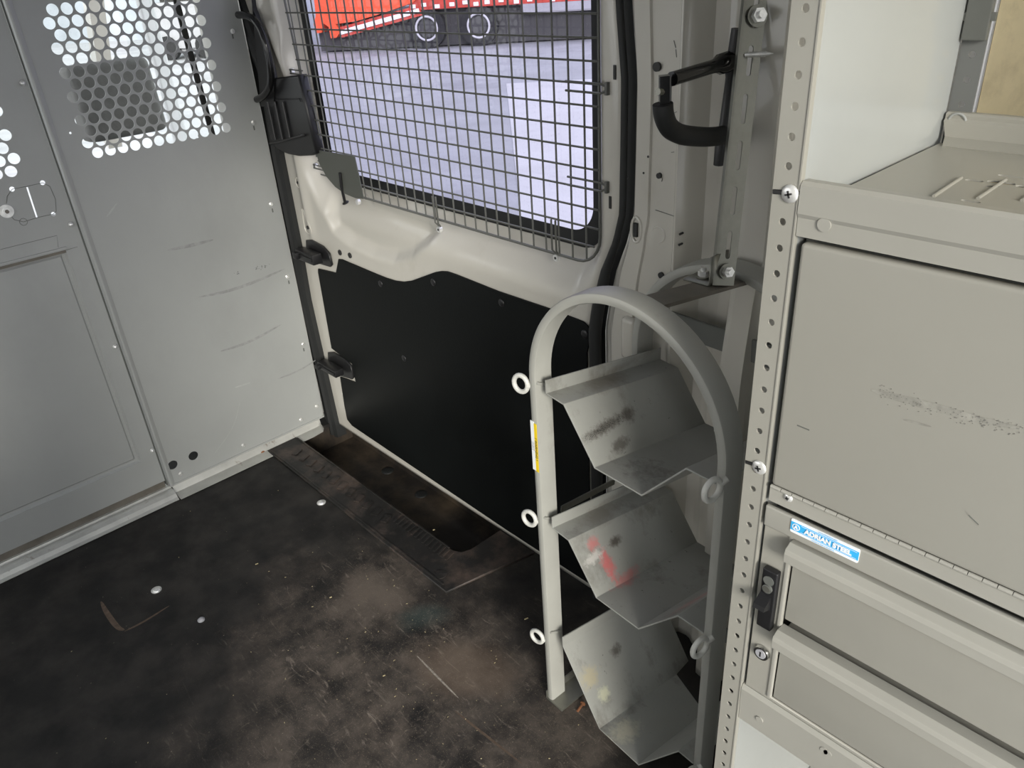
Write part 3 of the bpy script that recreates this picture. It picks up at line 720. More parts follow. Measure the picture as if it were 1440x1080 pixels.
bm = bmesh.new(); tube(bm, [ay(478, 243, YM-.016), ay(480, 262, YM-.016), ay(485, 284, YM-.006)], .0042, 8); dome(bm, ay(486, 285, 1.112), (0, -.4, 1), .010, .003); o2 = mobj('locking_rod', bm, BLK, o, True)

# ================================================================== C PILLAR / SIDE WALL
prof = [(-.93, 1.125), (-.912, 1.112), (-.905, 1.104), (-.868, 1.103), (-.866, 1.108), (-.864, 1.108), (-.800, 1.106), (-.794, 1.100), (-.790, 1.100), (-.783, 1.112), (-.765, 1.150), (-.745, 1.160), (-.735, 1.1615), (-.722, 1.158), (-.700, 1.162), (-.680, 1.150), (-.672, 1.12), (-.665, 1.108), (-.655, 1.106), (-.618, 1.106), (-.612, 1.12), (-.606, 1.14), (-.58, 1.145), (-.50, 1.145), (-.40, 1.15), (-.385, 1.12), (-.37, 1.115), (-.335, 1.115), (-.32, 1.15), (.46, 1.15)]
def wall_y(x, z):
    y = pick(x, prof)
    if z < .98:                       # wheel-arch bulge low on the wall
        cxx, czz = -.42, .30; rr_ = math.hypot((x-cxx)/1.0, (z-czz)/1.25)
        y -= .035*sst(.66, .40, rr_)*sst(-.80, -.66, x) if x > -.8 else 0
    y -= .006*math.exp(-(((x+.842)/.016)**2+((z-.99)/.02)**2)) if z < 1.1 else 0
    return y
bm = bmesh.new(); zsn = [k*.02 for k in range(0, 91)]
xsn = sorted(set([p[0] for p in prof ]+[-.93+.006*k for k in range(110)]))
gv = {}
for z in zsn:
    xl = pick(z, tabR)+.009+.009*sst(.98, .80, z)
    for x in xsn:
        if x < -.79: xx = xl+(x+.93)*((-.79-xl)/(.14))
        else: xx = x
        gv[(x, z)] = bm.verts.new((xx, wall_y(x, z) if x > -.79 else pick(x, prof)-(.006*math.exp(-(((xx+.842)/.016)**2+((z-.975)/.02)**2))), z))
for z0_, z1_ in zip(zsn, zsn[1:]):
    for x0_, x1_ in zip(xsn, xsn[1:]): bm.faces.new((gv[(x0_, z0_)], gv[(x1_, z0_)], gv[(x1_, z1_)], gv[(x0_, z1_)]))
wr = mobj('wall_right', bm, BEIGE, None, True); struct(wr); solidify(wr, .004, 'out')
bm = bmesh.new()
for (u, v, r, s) in ((924, 94, .0075, 1), (927, 247, .005, 1), (930, 387, .006, 1), (903, 503, .006, 1), (912.5, 220, .0022, 1), (957, 329, .002, 1), (956, 344, .002, 1), (906, 243, .002, 1)):
    p = ay(u, v, 1.105); cyl(bm, (p.x, 1.1025, p.z), (p.x, 1.112, p.z), r, 18)
p = ay(895, 323, 1.103); box(bm, (p.x-.004, 1.0985, p.z-.013), (p.x+.004, 1.11, p.z+.013))
split(mobj('access_hole', bm, INK, wr))
bm = bmesh.new(); tube(bm, [(p.x+.011*math.cos(t*.393), 1.1025, p.z+.024*math.sin(t*.393)) for t in range(16)], .003, 8, closed=True)
p = ay(926, 330, 1.107); tube(bm, [(p.x+.0145*math.cos(t*.314), 1.107, p.z+.0145*math.sin(t*.314)) for t in range(20)], .0022, 8, closed=True)
a = ay(887, 472, 1.1); box(bm, (a.x-.018, 1.088, a.z-.05), (a.x+.016, 1.11, a.z+.04), .010, 4)
split(mobj('pressed_bead', bm, BEIGE, wr, True))
bm = bmesh.new()
for u, v, l, an in ((936, 300, .045, -.1), (949, 62, .012, -1.2), (951, 75, .012, -1.4), (950, 158, .006, .5), (883, 250, .005, 1.3), (931, 253, .006, 1.3), (946, 214, .006, .2)):
    p = ay(u, v, 1.106); obox(bm, Vector((p.x, 1.1058, p.z)), Vector((math.cos(an), 0, math.sin(an))), Vector((0, 1, 0)), Vector((-math.sin(an), 0, math.cos(an))), (l, .0008, .0010))
split(mobj('scratch', bm, DKM, wr))
# tan board on the wall behind the shelf
bo = [ay(1389, -60, 1.115), ay(1378, 175, 1.115)]
bxx = ay(1388, 90, 1.108).x
wallstrip('trim_9', (X0_-.03, 1.104, 1.0), (bxx-.001, 1.112, 1.79), WHITEM)
o = plate('wall_board', [(bxx, 1.10), (.4, 1.10), (.4, 1.75), (bxx, 1.75)], [], 'xz', 1.108, .012, TAN); tag(o, 'tan fibreboard sheet on the wall behind the open shelf', 'board')

# grab handle on the wall post
gh = empty('wall_grab_handle', (-.69, 1.06, 1.22), 'black padded grab handle projecting beside the slotted steel strut', 'grab handle')
HX = -.694
bm = bmesh.new()
q0 = ay(1037, 40, 1.09); q1 = ay(1010, 232, 1.09)
tube(bm, [q0, q0.lerp(q1, .3), q0.lerp(q1, .34), q0.lerp(q1, .7), q0.lerp(q1, .74), q1], [.009, .010, .0075, .0075, .011, .008], 10); mobj('mount_strip', bm, BLK, gh, True)
def hx(u, v): return ax_(u, v, HX)
bm = bmesh.new()
a, b, c = hx(1032, 84), hx(1008, 92), hx(945, 111)
tube(bm, [a, a.lerp(b, .8), b, b.lerp(c, .15), c], [.0155, .0150, .0105, .010, .010], 12); mobj('upper_arm', bm, GLOSS, gh, True)
bm = bmesh.new(); tube(bm, [hx(934, 106), hx(934, 150)], .0095, 4); tube(bm, [hx(939, 108), hx(938, 150)], .006, 8); mobj('link_bar', bm, GLOSS, gh)
bm = bmesh.new(); tube(bm, smoothpath([hx(932, 146), hx(933, 162), hx(940, 180), (hx(955, 189)), hx(975, 192), hx(1000, 193), hx(1016, 190)], 3), .0145, 14); mobj('padded_grip', bm, RUB, gh, True)
bm = bmesh.new(); cyl(bm, hx(925, 129), hx(931, 129), .005, 8); mobj('screw', bm, GALV, gh)

# ================================================================== TANK RACK
rk = empty('tank_rack', (-.66, .80, 0), 'grey arched steel tank rack with three angled troughs, beside the shelving', 'tank rack')
ROT = -.045; R0 = Vector((-.859, .790, 0)); RX = Vector((math.cos(ROT), math.sin(ROT), 0)); RY = Vector((-math.sin(ROT), math.cos(ROT), 0)); UZ = Vector((0, 0, 1))
def rp(a, b, z): return R0+RX*a+RY*b+UZ*z
WD = .405; RAD = WD/2
def arch(name, b, top, z0, th=.017, dp=.044, m=RACKM, par=rk):
    cz = top-RAD; path = [(0, z0)]+[(0, z0+(cz-z0)*t) for t in (.25, .5, .75)]+[(RAD-RAD*math.cos(math.radians(a)), cz+RAD*math.sin(math.radians(a))) for a in range(0, 181, 4)]+[(WD, z0+(cz-z0)*t) for t in (.75, .5, .25, 0)]
    bm = bmesh.new(); rings = []; n = len(path); bv = .0055
    for i, (a, z) in enumerate(path):
        if z < cz and a == 0: nn = Vector((-1, 0))
        elif z < cz: nn = Vector((1, 0))
        else: nn = Vector((a-RAD, z-cz)).normalized()
        out = []
        for (dn, db) in ((0, bv), (-bv*.3, bv*.3), (-bv, 0), (-th+bv, 0), (-th+bv*.3, bv*.3), (-th, bv), (-th, dp-bv), (-th+bv, dp), (-bv, dp), (0, dp-bv)):
            out.append(bm.verts.new(rp(a+nn.x*dn, b+db, z+nn.y*dn)))
        rings.append(out)
    for A, B in zip(rings, rings[1:]):
        for k in range(10): bm.faces.new((A[k], A[(k+1) % 10], B[(k+1) % 10], B[k]))
    bm.faces.new(rings[0]); bm.faces.new(rings[-1][::-1])
    return mobj(name, bm, m, par, True)
arch('front_frame', 0, 1.017, .004)
arch('rear_frame', .262, .986, .004, dp=.05)
# troughs
SL = -.165; ctr = WD/2-.0
def trough(zf, pts, stain):
    bm = bmesh.new(); L_ = .30
    prof_ = [rp(ctr+a, .006, zf+z) for a, z in pts]
    d = RY*L_+UZ*(SL*L_)
    N = 12; rows = []
    for i in range(N+1): rows.append([bm.verts.new(p+d*(i/N)) for p in prof_])
    for A, B in zip(rows, rows[1:]):
        for i in range(len(A)-1): bm.faces.new((A[i], A[i+1], B[i+1], B[i]))
    o = mobj('trough', bm, TROM, rk); solidify(o, .003, 0, .0008); return o
T1 = [(-.165, .026), (-.165, .0), (-.122, -.004), (-.052, -.098), (.050, -.100), (.132, -.008), (.183, -.008)]
t1 = trough(.794, T1, 1); t2 = trough(.502, T1, 1)
T3 = [(-.150, .026), (-.150, 0), (-.048, -.160), (.058, -.166), (.150, -.03), (.183, -.03)]
t3 = trough(.200, T3, 1)
# wear marks on the trough faces (chips and smears with thin relief)
def on_side(t, s, b, zf, P0=(-.122, -.004), P1=(-.052, -.098)):  # s along slope, b depth
    a = P0[0]+(P1[0]-P0[0])*s; z = P0[1]+(P1[1]-P0[1])*s
    return rp(ctr+a, .006+b, zf+z+SL*b)
def smear(par, zf, name, m, seeds, P0, P1, n=60, size=.003, lift=.0022):
    bm = bmesh.new()
    du = Vector((P1[0]-P0[0], P1[1]-P0[1])).normalized(); nrm = RX*(-du.y)+UZ*du.x
    if nrm.z < 0: nrm = -nrm
    e1 = (RX*du.x+UZ*du.y); e2 = (RY+UZ*SL).normalized()
    for (s0, b0, s1, b1, w, cnt, sz) in seeds:
        for i in range(cnt):
            t = random.random(); s = s0+(s1-s0)*t+random.gauss(0, w); b = b0+(b1-b0)*t+random.gauss(0, w*.1)
            c = on_side(None, s, b, zf, P0, P1)+nrm*lift
            r_ = sz*random.uniform(.3, 1.3); k = random.randint(5, 7); a0 = random.random()*6
            vs = [bm.verts.new(c+e1*(r_*random.uniform(.5, 1)*math.cos(a0+6.283*q/k))+e2*(1.8*r_*random.uniform(.5, 1)*math.sin(a0+6.283*q/k))) for q in range(k)]
            bm.faces.new(vs)
    return mobj(name, bm, m, par)
S0, S1 = (-.122, -.004), (-.052, -.098)
smear(t1, .794, 'scuff', INK, [(.56, .01, .44, .11, .022, 150, .0007)], S0, S1)['kind'] = 'stuff'
def sp(s_, b, zf, P0=S0, P1=S1): return tuple(on_side(None, s_, b, zf, P0, P1))
RED = (.60, .14, .14); DK = (.07, .06, .05); BRN = (.13, .11, .085)
A_ = math.atan2(.094, .070)
def own(t, lst):
    m_ = t.data.materials[0].copy(); t.data.materials[0] = m_; blobs(m_, lst)
fl = lambda b, zf: tuple(rp(ctr-.145, b, zf-.002+SL*b))
own(t1, [(sp(.50, .06, .794), (.013, .085, .013), 0, DK, .75, 160, 2.2), (sp(.44, .125, .794), (.018, .02, .018), 0, DK, .8, 120, 1.5), (sp(.82, .075, .794), (.02, .03, .012), 0, DK, .7, 90, 2.2),
         (fl(.12, .794), (.03, .20, .012), 0, BRN, .55, 40, 1.6), (tuple(rp(ctr+.01, .09, .794-.098)), (.05, .06, .02), 0, DK, .6, 60, 2.4)])
own(t2, [(sp(.62, .06, .502), (.024, .018, .040), -0.6, RED, .8, 70, 2.4), (sp(.22, .048, .502), (.014, .018, .02), 0, RED, .6, 90, 2.2), (sp(.95, .085, .502), (.02, .05, .012), 0, RED, .5, 70, 2.2),
         (sp(.42, .035, .502), (.012, .035, .012), 0, (.55, .53, .50), .8, 110, 2.2), (sp(.34, .10, .502), (.010, .022, .012), 0, DK, .9, 140, 1.6), (fl(.10, .502), (.03, .18, .012), 0, BRN, .5, 40, 1.6), (tuple(rp(ctr+.10, .10, .502-.05)), (.03, .09, .03), 0, RED, .3, 40, 1.6)])
own(t3, [(sp(.45, .03, .2, (-.150, 0), (-.048, -.160)), (.022, .03, .03), 0, (.42, .36, .22), .6, 90, 2.4), (sp(.70, .045, .2, (-.150, 0), (-.048, -.160)), (.02, .02, .02), 0, (.6, .6, .42), .6, 110, 2.),
         (sp(.35, .12, .2, (-.150, 0), (-.048, -.160)), (.015, .02, .015), 0, DK, .8, 100, 1.8), (tuple(rp(ctr-.01, .05, .2-.163)), (.03, .05, .02), 0, (.55, .52, .40), .6, 90, 2.2)])
# crossbar, brace, ties, feet
bm = bmesh.new()
c = [rp(RAD-.010, .01, 1.0), rp(RAD+.036, .01, 1.0)]; d = RY*.28+UZ*(-.036)
vs = [bm.verts.new(p) for p in (c[0], c[1], c[1]+d, c[0]+d)]; bm.faces.new(vs); o = mobj('top_bar', bm, BARM, rk); solidify(o, .006)
bm = bmesh.new(); obox(bm, rp(RAD+.09, .312, .828), RX, RY, UZ, (WD+.16, .006, .043), .001); mobj('rear_brace', bm, DKM, rk)
bm = bmesh.new(); obox(bm, rp(RAD, .300, .16), RX, RY, UZ, (WD, .006, .04), .001); mobj('rear_brace', bm, DKM, rk)
for a, wd in ((.0, 1), (WD, -1)):
    bm = bmesh.new(); obox(bm, rp(a+wd*.026, .17, .0035), RX, RY, UZ, (.048, .345, .004), .001)
    obox(bm, rp(a+wd*.001, .17, .014), RX, RY, UZ, (.003, .345, .024), .001)
    mobj('foot_angle', bm, GALV, rk)
pA, pB = ay(789, 716, .850), ay(864, 677, 1.02)
bm = bmesh.new(); obox(bm, (pA+pB)/2, pB-pA, RX, (pB-pA).cross(RX), ((pB-pA).length, .004, .014), .0008); mobj('tie_strap', bm, GALV, rk)
# eyelets
for (a, z, s) in ((-.002, .799, -1), (-.002, .501, -1), (-.002, .182, -1), (WD-.004, .806, 1), (WD-.004, .503, 1), (WD-.004, .187, 1)):
    bm = bmesh.new(); R_ = .0155
    if s < 0: cc = rp(a-.017, -.001, z-.004); e1 = (RX*1.0+RY*.15).normalized(); e2 = (UZ*1.0+RX*.12).normalized()
    else: cc = rp(a-.002, -.020, z-.010); e1 = (RY*.95+RX*.12).normalized(); e2 = UZ
    tube(bm, [cc+e1*(R_*math.cos(t*.3142))+e2*(R_*1.08*math.sin(t*.3142)) for t in range(20)], .0044, 10, closed=True)
    if s < 0: cyl(bm, cc+e1*R_, rp(.004, .006, z), .005, 10)
    else: cyl(bm, cc+e1*R_*.9+e2*.004, rp(a+.004, .004, z), .005, 10)
    mobj('eye_ring', bm, RING, rk, True)
# weld blobs at trough corners
for zf in (.794, .502, .2):
    bm = bmesh.new(); tube(bm, [rp(.019, .004+.003*k, zf+.014-.0016*k) for k in range(10)], [.0022+.0008*(k % 2) for k in range(10)], 8)
    mobj('weld_bead', bm, RACKM, rk, True)
# warning label
zt_, zb_ = ay(748, 592, .789).z, ay(758, 664, .789).z
bm = bmesh.new(); obox(bm, rp(.0048, -.0006, (zt_+zb_)/2), RX, RY, UZ, (.0092, .0008, zt_-zb_)); wl = mobj('warning_label', bm, WHT, rk)
bm = bmesh.new(); obox(bm, rp(.0125, -.0006, (zt_+zb_)/2-.002), RX, RY, UZ, (.0068, .0009, zt_-zb_-.002)); mobj('yellow_band', bm, YEL, wl)
Mw = Matrix((RX.to_4d()*0+Vector((0, 0, 0, 0)),)*4)
def basis(o, X, Y):
    Z = X.cross(Y).normalized(); m = Matrix((X.normalized(), Y.normalized(), Z)).transposed().to_4x4(); m.translation = o; return m
text('warning_text', '! WARNING !', .0082, basis(rp(.0125, -.0013, (zt_+zb_)/2-.004), -UZ, RX), INK, wl, .0002, 0)
for k in range(3):
    text('small_print', 'ii iiii iii iiiiii iii iiii', .0030, basis(rp(.0018+k*.0026, -.0012, (zt_+zb_)/2), -UZ, RX), BRAKE, wl, .0001, 0)

# ================================================================== STRUT + BRACKET
zb2 = .978
sb = az(1003, 402, zb2); print('strut base', sb)
st = empty('slotted_strut', sb, 'slotted steel strut rising from the top bar of the tank rack', 'strut')
top = ay(1051, -30, 1.085)
b0 = Vector((sb.x+.004, sb.y-.006, zb2+.004)); dr = (top-b0); Ln = dr.length+.28; dr.normalize()
wv = Vector((.52, .85, 0)); wv = (wv-dr*wv.dot(dr)).normalized(); nx = wv.cross(dr).normalized()
if nx.x < 0: nx = -nx
M4 = Matrix((wv, dr, wv.cross(dr))).transposed().to_4x4(); M4.translation = b0+nx*.0
hol = [slot(.018, .062+k*.066, .0075, .042) for k in range(14)]
plate('slotted_face', [(0, 0), (.034, 0), (.034, Ln), (0, Ln)], hol, None, 0, .0025, GALV, st, M4=M4)
bm = bmesh.new(); extr(bm, [b0, b0-nx*.009], dr*Ln); o = mobj('side_flange', bm, GALV, st); solidify(o, .0025)
def nut(c, n, r, par, nm='nut'):
    n = Vector(n).normalized(); bm = bmesh.new(); cyl(bm, c, c+n*.002, r*1.45, 20); mobj('washer', bm, GALV, par, True)
    bm = bmesh.new(); cyl(bm, c+n*.002, c+n*.010, r, 6); cyl(bm, c+n*.010, c+n*.016, r*.5, 12); mobj(nm, bm, ZINC, par)
nut(b0+dr*.022+wv*.018+nx*.003, nx, .0085, st)
cT = ay(1060, 13, 1.05); tt = (cT-b0).dot(dr); nut(b0+dr*tt+wv*.020+nx*.003, nx, .0105, st)
bm = bmesh.new(); cN = b0+dr*(tt-.052)+wv*.010; nx2 = Vector((.97, .22, .05)).normalized()
cyl(bm, cN, cN+nx2*.030+wv*.0, .0032, 10); cyl(bm, cN+nx2*.030, cN+nx2*.040, .0032, 10, .0008)
for k in range(12): cyl(bm, cN+nx2*(.004+k*.0022), cN+nx2*(.0048+k*.0022), .0042, 10)
mobj('drill_screw', bm, ZINC, st, True)
bk = empty('angle_bracket', b0, 'small bent angle bracket bolted on the rack top bar', 'bracket')
bm = bmesh.new(); bx = b0.x-nx.x*.004
extr(bm, [(bx-.048, b0.y-.006, zb2+.003), (bx-.003, b0.y-.006, zb2+.003), (bx, b0.y-.006, zb2+.007), (bx, b0.y-.006, zb2+.050)], (0, .046, 0)); o = mobj('bent_plate', bm, GALV, bk, True); solidify(o, .003)
nut(Vector((bx-.028, b0.y+.018, zb2+.005)), (0, 0, 1), .0085, bk)

# ================================================================== SHELVING
Y0 = .65; X0 = -.333; XR = .38
sh = empty('shelving_unit', (X0, .8, 0), 'grey steel shelving frame with perforated upright and open top tray', 'shelving')
PT = .0254; hz = ay(1134, 59, Y0).z
zs_ = []; z = hz
while z > .03: z -= PT
z += PT
while z < 1.78: zs_.append(z); z += PT
pl_ = lambda z: -.3565+.0 * z
hl = [circ(X0-.0135, z, .0036, 14) for z in zs_]
plate('upright', [(X0-.0265, 0), (X0-.0005, 0), (X0-.0005, 1.78), (X0-.0265, 1.78)], hl, 'xz', Y0-.002, .002, CAB, sh)
bm = bmesh.new(); extr(bm, [(X0-.0265, Y0-.001, 0), (X0-.0265, Y0+.007, 0)], (0, 0, 1.78)); extr(bm, [(X0-.0005, Y0-.003, 0), (X0-.0005, Y0+.004, 0)], (0, 0, 1.78)); o = mobj('upright_flange', bm, CAB, sh); solidify(o, .0015)
plate('end_panel', [(Y0+.002, 0), (.962, 0), (.962, 1.78), (Y0+.002, 1.78)], [], 'yz', X0, .0015, PANELM, sh)
hl = [circ(X0+.0135, z+.005, .0036, 14) for z in zs_]
plate('rear_upright', [(X0+.001, 0), (X0+.0255, 0), (X0+.0255, 1.78), (X0+.001, 1.78)], hl, 'xz', .964, .0018, REARM, sh)
z_ = ax_(1350, 55, X0).z
bm = bmesh.new(); box(bm, (X0+.002, .955, ay(1358, 56, .96).z), (X0+.0265, .962, 1.78), .001); box(bm, (X0-.004, .956, ay(1353, 20, .96).z-.006), (X0+.031, .961, ay(1353, 20, .96).z+.002)); mobj('upright_splice', bm, DKM, sh)
def screwface(u, v, par, r=.0085, Y=Y0-.004):
    p = ay(u, v, Y); bm = bmesh.new(); dome(bm, p+Vector((0, .001, 0)), (0, -1, 0), r, .0028, 20); s = mobj('screw', bm, ZINC, par, True)
    bm = bmesh.new()
    for an in (.3, 1.87): obox(bm, p+Vector((0, -.0019, 0)), Vector((math.cos(an), 0, math.sin(an))), Vector((0, 1, 0)), Vector((-math.sin(an), 0, math.cos(an))), (r*.8, .001, r*.2))
    mobj('cross_recess', bm, INK, s)
screwface(1110, 273, sh); screwface(1067, 658, sh)
# black smears by the screws
bm = bmesh.new()
for u, v, w in ((1095, 270, .012), (1121, 271, .007), (1056, 652, .014)):
    p = ay(u, v, Y0-.0025); obox(bm, p, Vector((1, 0, .1)), Vector((0, 1, 0)), Vector((-.1, 0, 1)), (w, .001, .0045), .0005)
split(mobj('sealant', bm, INK, sh))
# top tray
zl0, zl1 = ay(1122, 332, Y0).z, ay(1130, 255, Y0).z
zsf = zl1-.022
print('lip', zl0, zl1)
bm = bmesh.new()
extr(bm, [(X0+.001, Y0+.010, zl0), (X0+.001, Y0-.001, zl0+.001), (X0+.001, Y0-.001, zl0+.018), (X0+.001, Y0-.003, zl0+.022), (X0+.001, Y0-.003, zl1-.003), (X0+.001, Y0, zl1), (X0+.001, Y0+.010, zl1-.0005), (X0+.001, Y0+.012, zl1-.010), (X0+.001, Y0+.022, zsf)], (XR-X0, 0, 0))
tl = mobj('tray_front', bm, CAB2, sh); solidify(tl, .0015)
bm = bmesh.new(); p = ay(1161, 315, Y0); cyl(bm, (p.x, Y0-.0035, p.z), (p.x, Y0, p.z), .0062, 20); mobj('rivet', bm, CAB2, tl)
hs_ = []
for u, v, w, h, a in ((1370, 254, .016, .006, 0), (1408, 257, .024, .008, 0), (1428, 249, .03, .006, 0), (1365, 283, .016, .005, 0), (1437, 262, .01, .008, 0), (1395, 262, .012, .004, .4)):
    p = az(u, v, zsf); hs_.append(slot(p.x, p.y, w, h, a))
plate('tray_deck', [(X0+.006, Y0+.021), (XR, Y0+.021), (XR, .945), (X0+.006, .945)], hs_, 'xy', zsf, .0015, CAB, sh)
bm = bmesh.new(); 
for k in range(4):
    a = az(1313+k*62, 276+k*3, zsf+.001); b = az(1352+k*62, 250+k*3, zsf+.001); tube(bm, [a, b], .0016, 8)
split(mobj('deck_rib', bm, CAB, sh, True))
zk = ay(1336, 160, .95).z
bm = bmesh.new(); extr(bm, [(X0+.014, .930, zsf), (X0+.008, .950, zsf+.006), (X0+.003, .952, zsf+.022), (X0+.003, .955, zsf+.025), (X0+.003, .955, zk-.002), (X0+.003, .957, zk), (X0+.003, .965, zk)], (XR-X0, 0, 0)); tb = mobj('tray_back', bm, CAB, sh); solidify(tb, .0015)
p = ay(1345, 172, .953); bm = bmesh.new(); tube(bm, [(p.x+.009*math.cos(t*.314), .954, p.z+.009*math.sin(t*.314)) for t in range(20)], .0014, 8, closed=True); mobj('pressed_ring', bm, GREY, tb, True)
# other end, lower tray
plate('end_panel', [(Y0+.002, 0), (.962, 0), (.962, 1.78), (Y0+.002, 1.78)], [], 'yz', XR+.002, .0015, GREY, sh)
zb0, zb1 = ay(1042, 1010, Y0).z, ay(1045, 962, Y0).z
bm = bmesh.new(); extr(bm, [(X0+.001, Y0+.012, zb0), (X0+.001, Y0, zb0), (X0+.001, Y0-.001, zb0+.03), (X0+.001, Y0-.002, zb1-.006), (X0+.001, Y0+.001, zb1), (X0+.001, Y0+.012, zb1), (X0+.001, Y0+.016, zb1-.010), (X0+.001, .95, zb1-.012)], (XR-X0, 0, 0))
o = mobj('lower_tray', bm, CAB2, sh); solidify(o, .0015)
bm = bmesh.new()
for u, v in ((1068, 1012), (1159, 1055), (1164, 1059)):
    p = ay(u, v, Y0-.002); cyl(bm, (p.x, Y0-.003, p.z), (p.x, Y0, p.z), .005, 16)
split(mobj('rivet', bm, CAB2, o))
bm = bmesh.new(); extr(bm, [(X0+.001, Y0+.01, .08), (X0+.001, Y0, .08), (X0+.001, Y0, .14), (X0+.001, .95, .14)], (XR-X0, 0, 0)); o = mobj('bottom_tray', bm, CAB2, sh); solidify(o, .0015)

# drop-front cabinet
zh = ay(1083, 683, Y0).z; zn = ay(1080, 705, Y0).z
cb = empty('door_cabinet', (X0, .8, zh), 'plain warm-grey steel cabinet with hinged drop-down door under the top tray', 'cabinet')
bm = bmesh.new(); xa, xb = X0+.004, XR-.004
box(bm, (xa, Y0+.014, zn+.006), (xb, .94, zl0-.006)); mobj('body', bm, DKM, cb)
bm = bmesh.new(); box(bm, (xa+.003, Y0-.002, zh+.004), (xb-.003, Y0+.010, zl0-.005), .004, 3); mobj('door', bm, CAB, cb, True)
bm = bmesh.new(); box(bm, (xa+.001, Y0, zn+.002), (xb, Y0+.004, zh+.001), .0005); hb = mobj('hinge_leaf', bm, CAB2, cb)
bm = bmesh.new(); x = xa+.003
while x < xb-.02: cyl(bm, (x, Y0-.001, zh+.0015), (x+.0118, Y0-.001, zh+.0015), .0024, 10); x += .0125
mobj('piano_hinge', bm, CAB2, cb, True)
screwface(1108, 700, cb, .0055, Y0-.0005)
bm = bmesh.new()
def scr_(u0, v0, u1, v1, w=.0012):
    a, b = ay(u0, v0, Y0-.0022), ay(u1, v1, Y0-.0022); d = b-a
    obox(bm, (a+b)/2, d, Vector((0, 1, 0)), d.cross(Vector((0, 1, 0))), (d.length, .0004, w))
scr_(1121, 598, 1138, 605); scr_(1362, 724, 1376, 738, .0008)
split(mobj('scratch', bm, DKM, cb))

for q, w_ in ([((1225, 548), (1250, 556), (1290, 566), (1340, 580), (1385, 592), (1438, 603)), .0035], [((1358, 718), (1366, 728), (1376, 740)), .0008], [((1270, 590), (1310, 600)), .001]):
    ribbon('scuff', q, 1, Y0-.002, w_, SC3, cb, .0003)
bm = bmesh.new()
for i in range(130):
    t = random.random(); u = 1235+205*t; v = 548+58*t**.8; p = ay(u+random.gauss(0, 4), v+random.gauss(0, 5), Y0-.002); cyl(bm, (p.x, Y0-.0026, p.z), (p.x, Y0-.002, p.z), random.uniform(.0002, .0006), 5)
o = mobj('chip_mark', bm, SC4, cb); o['kind'] = 'stuff'
# drawer cabinet
dc = empty('drawer_cabinet', (X0, .8, zb1), 'grey steel drawer cabinet with two pull drawers and black slam latch', 'drawer cabinet')
zf0, zf1 = zb1+.001, zn-.002
d1t = ay(1116, 758, Y0).z; d2t = ay(1097, 880, Y0).z; dbx = ay(1088, 985, Y0)
xdl = ay(1110, 800, Y0).x+.0; d1b = d2t+.008; d2b = dbx.z
print('drawers', zf0, zf1, d1t, d2t, d2b, xdl)
bm = bmesh.new(); box(bm, (xa, Y0+.03, zf0+.002), (xb, .94, zf1-.002)); mobj('body', bm, DKM, dc)
plate('face_frame', [(xa, zf0), (xb, zf0), (xb, zf1-.002), (xa, zf1-.002)], [[(xdl, d2b), (xb-.03, d2b), (xb-.03, d1t+.003), (xdl, d1t+.003)]], 'xz', Y0+.001, .004, CAB, dc, bev=.001)
bm = bmesh.new(); box(bm, (xa+.001, Y0-.005, d1t+.004), (xb, Y0+.001, zf1), .002, 3); mobj('header_band', bm, CAB2, dc, True)
bm = bmesh.new(); box(bm, (xdl-.005, Y0-.001, d2b), (xdl-.0005, Y0+.006, d1t+.003), .001); mobj('stile_edge', bm, CAB2, dc, True)
for (zt0, zb_0) in ((d1t, d1b+.004), (d2t, d2b+.003)):
    bm = bmesh.new(); box(bm, (xdl+.002, Y0+.002, zb_0), (xb-.032, Y0+.030, zt0-.008), .0015); dw = mobj('drawer', bm, CAB, dc, True)
    bm = bmesh.new(); hp_ = .0195
    extr(bm, [(xdl+.001, Y0+.006, zt0-.001), (xdl+.001, Y0-.008, zt0), (xdl+.001, Y0-.016, zt0-.004), (xdl+.001, Y0-.0175, zt0-.009), (xdl+.001, Y0-.0175, zt0-hp_), (xdl+.001, Y0-.0135, zt0-hp_-.003), (xdl+.001, Y0+.001, zt0-hp_+.002)], (xb-.033-xdl, 0, 0))
    bmesh.ops.contextual_create(bm, geom=[e for e in bm.edges if e.is_boundary and abs(e.verts[0].co.x-xdl-.001) < 1e-5 and abs(e.verts[1].co.x-xdl-.001) < 1e-5])
    o = mobj('drawer_pull', bm, CAB2, dw); solidify(o, .0015, 1, .001)
# slam latch
lt = [ay(u, v, Y0-.006) for u, v in ((1070, 795), (1096, 806), (1089, 889), (1065, 877))]
cx_ = (min(lt[0].x, lt[3].x)+max(lt[1].x, lt[2].x))/2; lz1 = (lt[0].z+lt[1].z)/2; lz0 = (lt[2].z+lt[3].z)/2; print('latch', lt)
lw = .0185
bm = bmesh.new(); box(bm, (cx_-lw/2, Y0-.009, lz0), (cx_+lw/2, Y0, lz1), .002, 3); la = mobj('slam_latch', bm, BLK, dc, True)
zc = lz0+(lz1-lz0)*.44
bm = bmesh.new()
vsx = [(Y0-.009, zc+.014), (Y0-.022, zc+.006), (Y0-.024, zc+.001), (Y0-.009, zc-.006)]
A = [bm.verts.new((cx_-lw*.48, y, z)) for y, z in vsx]; B = [bm.verts.new((cx_+lw*.30, y, z)) for y, z in vsx]
bm.faces.new(A); bm.faces.new(B[::-1])
for i in range(4): bm.faces.new((A[i], A[(i+1) % 4], B[(i+1) % 4], B[i]))
mobj('latch_paddle', bm, BLK, la)
